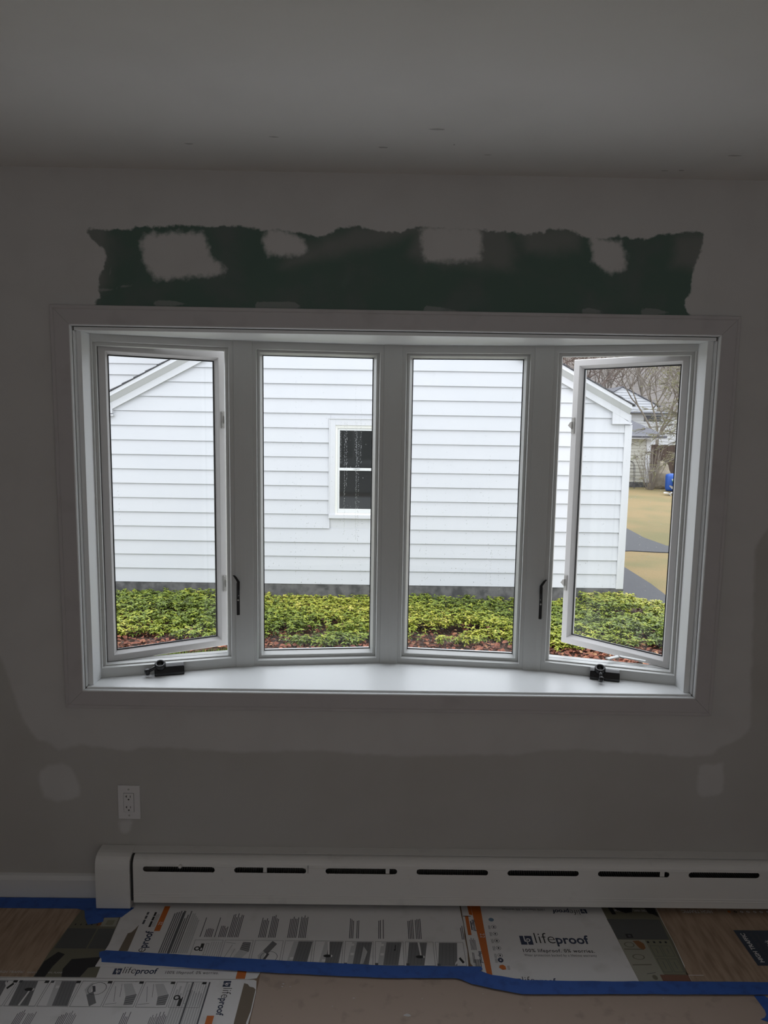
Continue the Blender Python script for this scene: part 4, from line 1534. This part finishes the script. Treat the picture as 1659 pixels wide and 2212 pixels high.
def bed_front(x):
    return 5.74 + .06 * math.sin(x * 1.7) + .06 * math.sin(x * 4.3 + 1) + (.10 if x < -1.9 else 0)


BARE = [(-.52, 6.35, .22, .16), (-.95, 5.95, .34, .16), (-.70, 6.10, .22, .12), (.72, 6.02, .34, .18), (1.15, 6.20, .26, .15), (.45, 5.85, .3, .12), (-1.35, 5.8, .25, .14), (.95, 6.9, .12, .2)]
q = MB()
cnt = 0
for _ in range(7000):
    x, y = rb.uniform(-4.4, 4.4), rb.uniform(5.5, 7.55)
    if y < bed_front(x) + rb.gauss(0, .05):
        continue
    if x > 3.9 and y > 7.5 - (x - 3.9) * .8:
        continue
    if any(((x - a) / c) ** 2 + ((y - b_) / d) ** 2 < rb.uniform(.5, 1.3) for a, b_, c, d in BARE):
        if rb.random() < .85:
            continue
    edge = min(1, max(.35, (y - bed_front(x)) / .35))
    hgt = (.06 + .085 * edge) * rb.uniform(.7, 1.25) + .018 * math.sin(x * 2.3) * edge
    if 2.9 < x < 3.6 and y > 6.8:
        hgt += .07
    if -3.9 < x < -2.2 and y > 6.6:
        hgt += .05
    z = GZ + .03 + hgt
    base = Vector((x, y, z))
    tn = min(1, max(0, .48 + .22 * math.sin(x * 1.3 + y * 2.1) + rb.gauss(0, .13)))
    k = rb.randint(6, 8)
    a0 = rb.uniform(0, 6.28)
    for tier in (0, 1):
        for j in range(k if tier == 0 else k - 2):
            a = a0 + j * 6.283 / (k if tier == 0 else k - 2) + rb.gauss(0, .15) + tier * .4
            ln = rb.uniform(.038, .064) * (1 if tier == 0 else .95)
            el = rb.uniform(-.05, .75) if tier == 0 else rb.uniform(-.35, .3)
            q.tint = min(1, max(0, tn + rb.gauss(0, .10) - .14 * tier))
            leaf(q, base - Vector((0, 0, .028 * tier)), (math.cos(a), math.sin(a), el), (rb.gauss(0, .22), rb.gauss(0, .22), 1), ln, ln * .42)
    cnt += 1
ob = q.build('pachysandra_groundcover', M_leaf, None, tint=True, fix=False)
tag(ob, 'low evergreen leafy groundcover filling the bed along the house foundation', 'groundcover', kind='stuff')

q = MB()
for _ in range(5200):
    x = rb.uniform(-4.2, 4.0)
    y = rb.uniform(5.2, 7.5) if rb.random() < .45 else rb.uniform(5.25, 6.1)
    if x > 1.5 and rb.random() < .5:
        y = rb.uniform(5.05, 5.9)
    lo = 5.56 + .2 * (x + 1.76) if x < -1.5 else (5.58 - .16 * (x + 1.5) if x < 1 else 5.05)
    if y < lo + rb.gauss(0, .04):
        continue
    a = rb.uniform(0, 6.28)
    q.tint = min(1, max(0, rb.gauss(.45, .27)))
    ln = rb.uniform(.035, .085)
    leaf(q, (x, y, GZ + .035 + rb.uniform(0, .03)), (math.cos(a), math.sin(a), rb.uniform(-.2, .35)), (rb.gauss(0, .3), rb.gauss(0, .3), 1), ln, ln * .62, rb.uniform(-.3, .3))
for _ in range(750):
    x, y = rb.uniform(-4.2, 4.2), rb.uniform(5.9, 7.5)
    a = rb.uniform(0, 6.28)
    q.tint = min(1, max(0, rb.gauss(.4, .3)))
    ln = rb.uniform(.03, .06)
    leaf(q, (x, y, GZ + rb.uniform(.08, .165)), (math.cos(a), math.sin(a), rb.uniform(-.3, .5)), (rb.gauss(0, .5), rb.gauss(0, .5), 1), ln, ln * .55, rb.uniform(-.3, .3))
ob = q.build('fallen_leaves', M_dead, None, tint=True, fix=False)
tag(ob, 'brown fallen leaves lying around the groundcover', 'leaves', kind='stuff')

q = MB()
for _ in range(9000):
    x, y = rb.uniform(-3.6, .4), rb.uniform(4.75, 5.62)
    if y > (5.56 + .2 * (x + 1.76) if x < -1.5 else 5.58 - .16 * (x + 1.5)) + rb.gauss(0, .03):
        continue
    a = rb.uniform(0, 6.28)
    h_ = rb.uniform(.025, .06)
    w_ = .0035
    q.tint = min(1, max(0, rb.gauss(.45, .25)))
    dx, dy = math.cos(a), math.sin(a)
    b0 = Vector((x, y, GZ + .012))
    ben = Vector((rb.gauss(0, .012), rb.gauss(0, .012), 0))
    q.face([b0 - Vector((dx, dy, 0)) * w_, b0 + Vector((dx, dy, 0)) * w_, b0 + ben + Vector((0, 0, h_))])
ob = q.build('grass_blades', M_grass, None, tint=True, fix=False)
tag(ob, 'green grass growing at the front edge of the planting bed', 'grass', kind='stuff')


# ---------------------------------------------------------------- bare trees and shrubs
def branchy(q, p, d, ln, rad, depth, rng, spread=.55, up_=.12, seg=3, kids=(2, 3), shrink=.72, nside=5):
    pts = [Vector(p)]
    d = Vector(d).normalized()
    for _ in range(seg):
        d = (d + Vector((rng.gauss(0, .13), rng.gauss(0, .13), rng.gauss(up_ * .4, .08)))).normalized()
        pts.append(pts[-1] + d * ln / seg)
    q.tube(pts, [rad * (1 - .35 * i / seg) for i in range(seg + 1)], nside if depth > 1 else 3, caps=False)
    if depth <= 0:
        return
    for k in range(rng.randint(*kids)):
        t = rng.uniform(.45, 1.0) if k else 1.0
        i = min(seg - 1, int(t * seg))
        b0 = pts[i].lerp(pts[i + 1], t * seg - i) if i < seg else pts[-1]
        nd = (d + Vector((rng.gauss(0, spread), rng.gauss(0, spread), rng.gauss(up_, spread * .6)))).normalized()
        branchy(q, b0, nd, ln * shrink * rng.uniform(.8, 1.15), rad * .62, depth - 1, rng, spread, up_, seg, kids, shrink, nside)


def bare_tree(name, loc, height, trunk, depth, seed, m, label, group=None, spread=.55, kids=(2, 3), lean=(0, 0, 1)):
    rng = random.Random(seed)
    t = empty(name, loc, label, 'tree', group)
    q = MB()
    x, y, z = loc
    th = height * .28
    q.tube([(x, y, z - .1), (x + .02, y, z + th * .5), (x + lean[0] * th, y + lean[1] * th, z + th)], [trunk, trunk * .85, trunk * .7], 8)
    q.build('trunk', m, t)
    q = MB()
    for k in range(4):
        a = k * 1.57 + rng.uniform(-.5, .5)
        branchy(q, (x + lean[0] * th, y + lean[1] * th, z + th - .05 * k), (math.cos(a) * .55 + lean[0], math.sin(a) * .55 + lean[1], 1), height * .27, trunk * .5, depth, rng, spread, .12, 3, kids)
    q.build('branches', m, t, fix=False)
    return t


TG = 'bare trees behind the white house'
bare_tree('bare_tree', (5.4, 19.0, GZ), 7.5, .075, 7, 6, M_bark2, 'reddish bare tree just behind the right roof slope of the white house', None, .6)
bare_tree('bare_tree', (9.6, 33.0, GZ), 8.0, .14, 6, 8, M_bark2, 'bare tree with tangled twigs in front of the white gable far away', None, .75)
bare_tree('bare_tree', (14.2, 34.0, GZ), 7.6, .12, 6, 21, M_lich, 'pale bare tree over the grey roofs behind the garage', None, .7)
for k, (x, y, h_, sd) in enumerate(((13.2, 47, 11, 31), (16.2, 48, 11, 32), (19.0, 47, 12, 33), (21.8, 49, 12, 34), (14.6, 52, 12, 35), (17.6, 53, 12, 36), (20.6, 54, 12, 37), (23.6, 53, 12, 38), (16.4, 57, 12, 39), (19.4, 58, 12, 40), (22.4, 59, 12, 41), (25.4, 57, 12, 42))):
    bare_tree('bare_tree', (x, y, GZ + .2 + max(0, (y - 45) * .26)), h_ * .8, .12, 6, sd, M_bark if k % 2 else M_lich, 'bare winter tree on the wooded slope beyond the white gable', TG, .6)

# wooded slope
q = MB()
nx_, ny_ = 40, 16
rows = []
for j in range(ny_):
    row = []
    for i in range(nx_):
        x = -20 + 90 * i / (nx_ - 1)
        y = 45 + 55 * j / (ny_ - 1)
        row.append((x, y, GZ - .1 + max(0, (y - 45)) * .26 + 1.2 * math.sin(x * .13 + 1) * (j / ny_) + .4 * math.sin(x * .5 + y * .3) * min(1, j / 3)))
    rows.append(row)
q.quadgrid(rows, False)
tag(q.build('wooded_slope', M_hill, smooth=True), 'grey brown wooded hillside rising behind the far houses', 'hillside', kind='structure')

# ---------------------------------------------------------------- garage across the lawn
GY = 26.2
GR = empty('garage', (8, GY, GG), 'cream sided garage with a grey shingle roof across the lawn', 'garage')
q = MB()
lap_siding(q, GY, lambda z: 4.0, lambda z: 10.75, GG + .22, 1.30, .135, seams=False, lip=.022)
q.build('clapboard_siding', M_cream, GR, fix=False)
q = MB()
q.box((4.0, GY + .002, GG - .1), (10.88, GY + 7, 1.30))
q.build('garage_body', M_cream, GR)
q = MB()
q.box((4.0, GY - .02, GG - .1), (10.9, GY + .01, GG + .23))
q.build('foundation_wall', M_found, GR)
q = MB()
q.box((10.72, GY - .035, GG + .2), (10.90, GY + .05, 1.30))
q.build('corner_board', M_sidtrim, GR)
q = MB()
q.box((3.6, GY - .32, 1.25), (11.35, GY - .26, 1.40))
q.box((3.6, GY - .26, 1.25), (11.35, GY, 1.29))
q.build('fascia_board', M_sidtrim, GR)
q = MB()
q.prism([(GY - .36, 1.38), (GY + 3.7, 2.02), (GY + 7.4, 1.38), (GY + 7.4, 1.30), (GY + 3.7, 1.94), (GY - .36, 1.30)], lambda y, z: (3.5, y, z), lambda y, z: (11.4, y, z))
q.build('roof', M_gshingle, GR)
# far white gable and lower wing
FH = empty('far_house', (15, 40, GG), 'far white gable house above the garage roof', 'house')
q = MB()
gx, gz0, gp = 14.30, 2.55, 4.05
lap_siding(q, 40, lambda z: max(12.0, gx - (gp - z) / .60), lambda z: min(16.4, gx + (gp - z) / .49), 1.2, gp - .02, .16, seams=False, lip=.03)
q.build('clapboard_siding', M_siding, FH, fix=False)
q = MB()
q.prism([(12.0, -2), (16.4, -2), (16.4, gp - .49 * 2.1), (gx, gp), (12.0, gp - .6 * 2.3)], lambda x, z: (x, 40.01, z), lambda x, z: (x, 48, z))
q.build('house_body', M_sidtrim, FH)
for s, sl, ln in ((-1, .60, 2.5), (1, .49, 2.3)):
    q = MB()
    q.prism([(gx, gp + .02), (gx + s * ln, gp + .02 - sl * ln), (gx + s * ln, gp + .07 - sl * ln), (gx, gp + .07)], lambda x, z: (x, 39.93, z), lambda x, z: (x, 48, z))
    q.build('roof_slope', M_gshingle, FH)
q = MB()
q.box((14.55, 39.9, 2.70), (14.85, 39.99, 2.95))
q.build('gable_vent', M_shingle, FH)
LW = empty('low_house', (15.5, 36, GG), 'low pale house with grey roof between the garage and the white gable', 'house')
q = MB()
lap_siding(q, 36, lambda z: 11.6, lambda z: 19.0, .5, 2.55, .16, seams=False, lip=.025)
q.build('clapboard_siding', M_siding, LW, fix=False)
q = MB()
q.box((11.6, 36.01, GG - .1), (19.0, 39, 2.55))
q.build('house_body', M_sidtrim, LW)
q = MB()
q.prism([(35.7, 2.52), (39.2, 2.66), (39.2, 2.60), (35.7, 2.46)], lambda y, z: (11.4, y, z), lambda y, z: (19.2, y, z))
q.build('roof', M_gshingle, LW)
q = MB()
q.box((14.2, 35.95, 2.05), (15.1, 36.0, 2.35))
q.build('window_pane', M_gshingle, LW)

# fence beside the garage
FN = empty('wooden_fence', (12, 28, GG), 'tall dark brown board fence to the right of the garage', 'fence')
q = MB()
x = 11.2
k = 0
while x < 17:
    q.box((x, 27.98 + .012 * (k % 2), GG), (x + .135, 28.01 + .012 * (k % 2), .98 + .02 * math.sin(k * 2.1)))
    x += .14
    k += 1
q.build('fence_boards', M_fence, FN)
q = MB()
q.box((11.2, 28.02, .7), (17, 28.06, .8))
q.build('fence_rail', M_fence, FN)

# shrub by the garage corner
SH = empty('bare_shrub', (10.62, 25.3, GG), 'bare upright shrub in front of the garage corner', 'shrub')
rng = random.Random(77)
q = MB()
for k in range(26):
    a = rng.uniform(0, 6.28)
    s_ = rng.uniform(.05, .42)
    p = Vector((10.62 + .12 * math.cos(a), 25.3 + .12 * math.sin(a), GG))
    d = Vector((math.cos(a) * s_ - .05, math.sin(a) * s_, 1)).normalized()
    pts = [p]
    for j in range(5):
        d = (d + Vector((rng.gauss(0, .07), rng.gauss(0, .07), .02))).normalized()
        pts.append(pts[-1] + d * rng.uniform(.24, .40))
    q.tube(pts, [.016, .014, .012, .009, .007, .004], 4, caps=False)
    for j in (2, 3, 4):
        e = (d + Vector((rng.gauss(0, .4), rng.gauss(0, .4), .2))).normalized()
        q.tube([pts[j], pts[j] + e * .14, pts[j] + e * .28 + Vector((0, 0, .03))], [.007, .005, .003], 3, caps=False)
q.build('stems', M_lich, SH, fix=False)
q = MB()
for k in range(60):
    c = Vector((10.45 + rng.gauss(0, .22), 25.28 + rng.gauss(0, .15), rng.uniform(.45, 1.05)))
    q.lathe([(.004, -.016), (.016, 0), (.004, .016)], c, 5)
ob = q.build('seed_heads', M_bark, SH, fix=False)
ob['kind'] = 'stuff'

# wire trellis leaning on the garage
TR = empty('garden_trellis', (10.1, 25.9, GG), 'dark arched wire trellis leaning on the cream garage wall', 'trellis')


def tl(u, v):
    return (9.92 + u + .10 * v, 25.65 + .42 * v, GG + 1.10 * v)


for off in (0, .045):
    q = MB()
    arc = [tl(-.19 + off, 0), tl(-.19 + off, .75)] + [tl(off - .19 * math.cos(t) , .75 + .22 * math.sin(t)) for t in np.linspace(.3, 2.84, 8)] + [tl(.19 + off, .75), tl(.19 + off, 0)]
    q.tube(arc, .011, 5)
    q.build('arched_rod', M_wire, TR)
for v in (.12, .42, .72):
    q = MB()
    q.tube([tl(-.20, v), tl(.0, v - .02), tl(.24, v - .03)], .011, 5)
    q.build('cross_rod', M_wire, TR)

# yard things right of the garage
q = MB()
c = (11.30, 24.9, GG)
q.lathe([(.20, 0), (.23, .1), (.235, .55), (.22, .62), (.10, .66), (.02, .665)], c, 20)
bl = q.build('plastic_barrel', M_blue, smooth=True)
tag(bl, 'blue plastic barrel to the right of the bare shrub', 'barrel')
PT = empty('flower_pot', (11.22, 24.1, GG), 'terracotta pot with a green rim in front of the blue barrel', 'flower pot')
q = MB()
q.lathe([(.13, 0), (.19, .40), (.17, .40), (.12, .05)], (11.22, 24.1, GG), 16)
q.build('pot_body', M_terra, PT, smooth=True)
q = MB()
q.lathe([(.195, .40), (.215, .41), (.215, .45), (.19, .455), (.18, .40)], (11.22, 24.1, GG), 16)
q.build('pot_rim', M_green, PT, smooth=True)
rng = random.Random(5)
q = MB()
for k in range(14):
    a = rng.uniform(0, 6.28)
    p = Vector((10.78 + rng.gauss(0, .10), 23.4 + rng.gauss(0, .08), GG + rng.uniform(.02, .30)))
    d = Vector((math.cos(a), math.sin(a), rng.gauss(0, .5)))
    s = d.cross(Vector((0, 0, 1))).normalized() * rng.uniform(.05, .10)
    e = Vector((0, 0, rng.uniform(-.12, .05)))
    q.face([p - s, p + s, p + s + d * .2 + e, p - s + d * .16])
    q.face([p - s, p + s, p + s * .6 - d * .15 + e * .6])
lb = q.build('plastic_sheeting', M_whitep, None, fix=False)
tag(lb, 'crumpled white plastic lying on the lawn edge in front of the blue barrel', 'plastic sheet')
q = MB()
q.box((11.25, 24.3, GG), (11.95, 24.6, GG + .03))
q.prism([(11.25, .03), (11.30, .03), (11.30, .42), (11.25, .42)], lambda x, z: (x, 24.3, GG + z), lambda x, z: (x, 24.6, GG + z))
q.prism([(11.88, .03), (11.93, .03), (11.93, .42), (11.88, .42)], lambda x, z: (x, 24.3, GG + z), lambda x, z: (x, 24.6, GG + z))
q.box((11.2, 24.25, GG + .42), (12.0, 24.65, GG + .47))
bn = q.build('garden_bench', M_whitep)
tag(bn, 'white low garden bench to the right of the terracotta pot', 'bench')
bm = bmesh.new()
bmesh.ops.create_icosphere(bm, subdivisions=3, radius=1)
for v in bm.verts:
    f_ = 1 + .10 * math.sin(v.co.x * 5 + 1) * math.sin(v.co.y * 4) + .06 * math.sin(v.co.z * 9)
    v.co = Vector((v.co.x * .32 * f_, v.co.y * .3 * f_, v.co.z * .62 * f_))
me = bpy.data.meshes.new('boulder')
bm.to_mesh(me)
bm.free()
me.materials.append(M_stone)
st = bpy.data.objects.new('boulder', me)
st.location = (11.22, 25.75, GG + .45)
COL.objects.link(st)
tag(st, 'tan rounded boulder between the bare shrub and the brown fence', 'boulder')

# evergreen hanging in from the right
EV = empty('evergreen_tree', (8.6, 14.6, GZ), 'yellowish evergreen tree hanging into view at the right edge of the window', 'tree')
q = MB()
q.tube([(8.6, 14.6, GZ - .1), (8.55, 14.6, 1.2), (8.45, 14.55, 3.2), (8.4, 14.5, 5.0)], [.16, .14, .10, .05], 8)
q.build('trunk', M_lich, EV)
rng = random.Random(9)
q, ql = MB(), MB()


def frond(p, d, ln, rad):
    pts = [Vector(p)]
    d = Vector(d).normalized()
    n = 7
    for j in range(n):
        d = (d + Vector((rng.gauss(0, .10), rng.gauss(0, .10), -.045 + rng.gauss(0, .05)))).normalized()
        pts.append(pts[-1] + d * ln / n)
    q.tube(pts, [rad * (1 - .8 * j / n) for j in range(n + 1)], 4, caps=False)
    for j in range(2, n + 1):
        for m_ in range(7):
            e = (d + Vector((rng.gauss(0, .8), rng.gauss(0, .8), rng.gauss(-.05, .5)))).normalized()
            l2 = rng.uniform(.12, .34)
            tip = pts[j] + e * l2
            q.tube([pts[j], pts[j] + e * l2 * .5, tip], [.006, .004, .002], 3, caps=False)
            for w in range(13):
                c = pts[j].lerp(tip, rng.uniform(.2, 1.05))
                g = (e + Vector((rng.gauss(0, .7), rng.gauss(0, .7), rng.gauss(0, .5)))).normalized()
                ql.tint = min(1, max(0, rng.gauss(.5, .24)))
                s = g.orthogonal().normalized() * .007
                ql.face([c - s, c + s, c + g * rng.uniform(.02, .045)])


for k in range(34):
    z = rng.uniform(1.2, 3.7)
    ln = rng.uniform(1.5, 2.35) * (1 if z < 2.7 else .9)
    frond((8.5, 14.55 + rng.uniform(-.5, .5), z + .15), (-1, rng.gauss(-.1, .35), rng.gauss(.04, .12)), ln, .022)
q.build('branches', M_lich, EV, fix=False)
ob = ql.build('needle_sprays', M_cedar, EV, tint=True, fix=False)


# labels for parts that look unlike the rest of their thing
for name, text in (('crank_operator', 'black crank operator on the casement sill'), ('lock_plate', 'black casement lock plate'), ('glass', 'clear glass pane with rain on it'), ('gasket', 'black glazing gasket'),
                   ('latch_keeper', 'grey latch keeper'), ('roof_slope', 'dark shingle roof slope'), ('foundation_wall', 'grey concrete foundation'), ('orange_stripe', 'orange printed stripe'), ('wood_floor_picture', 'printed picture of a brown wood floor'),
                   ('kitchen_picture', 'printed picture of kitchen cabinets'), ('navy_label', 'dark blue printed label'), ('torn_patch', 'torn brown patch'), ('operator_arm', 'white operator arm'), ('pot_rim', 'green pot rim'), ('damper_knob', 'small white damper knob')):
    for ob in bpy.data.objects:
        if ob.name.split('.')[0] == name and ob.parent:
            ob['label'] = text
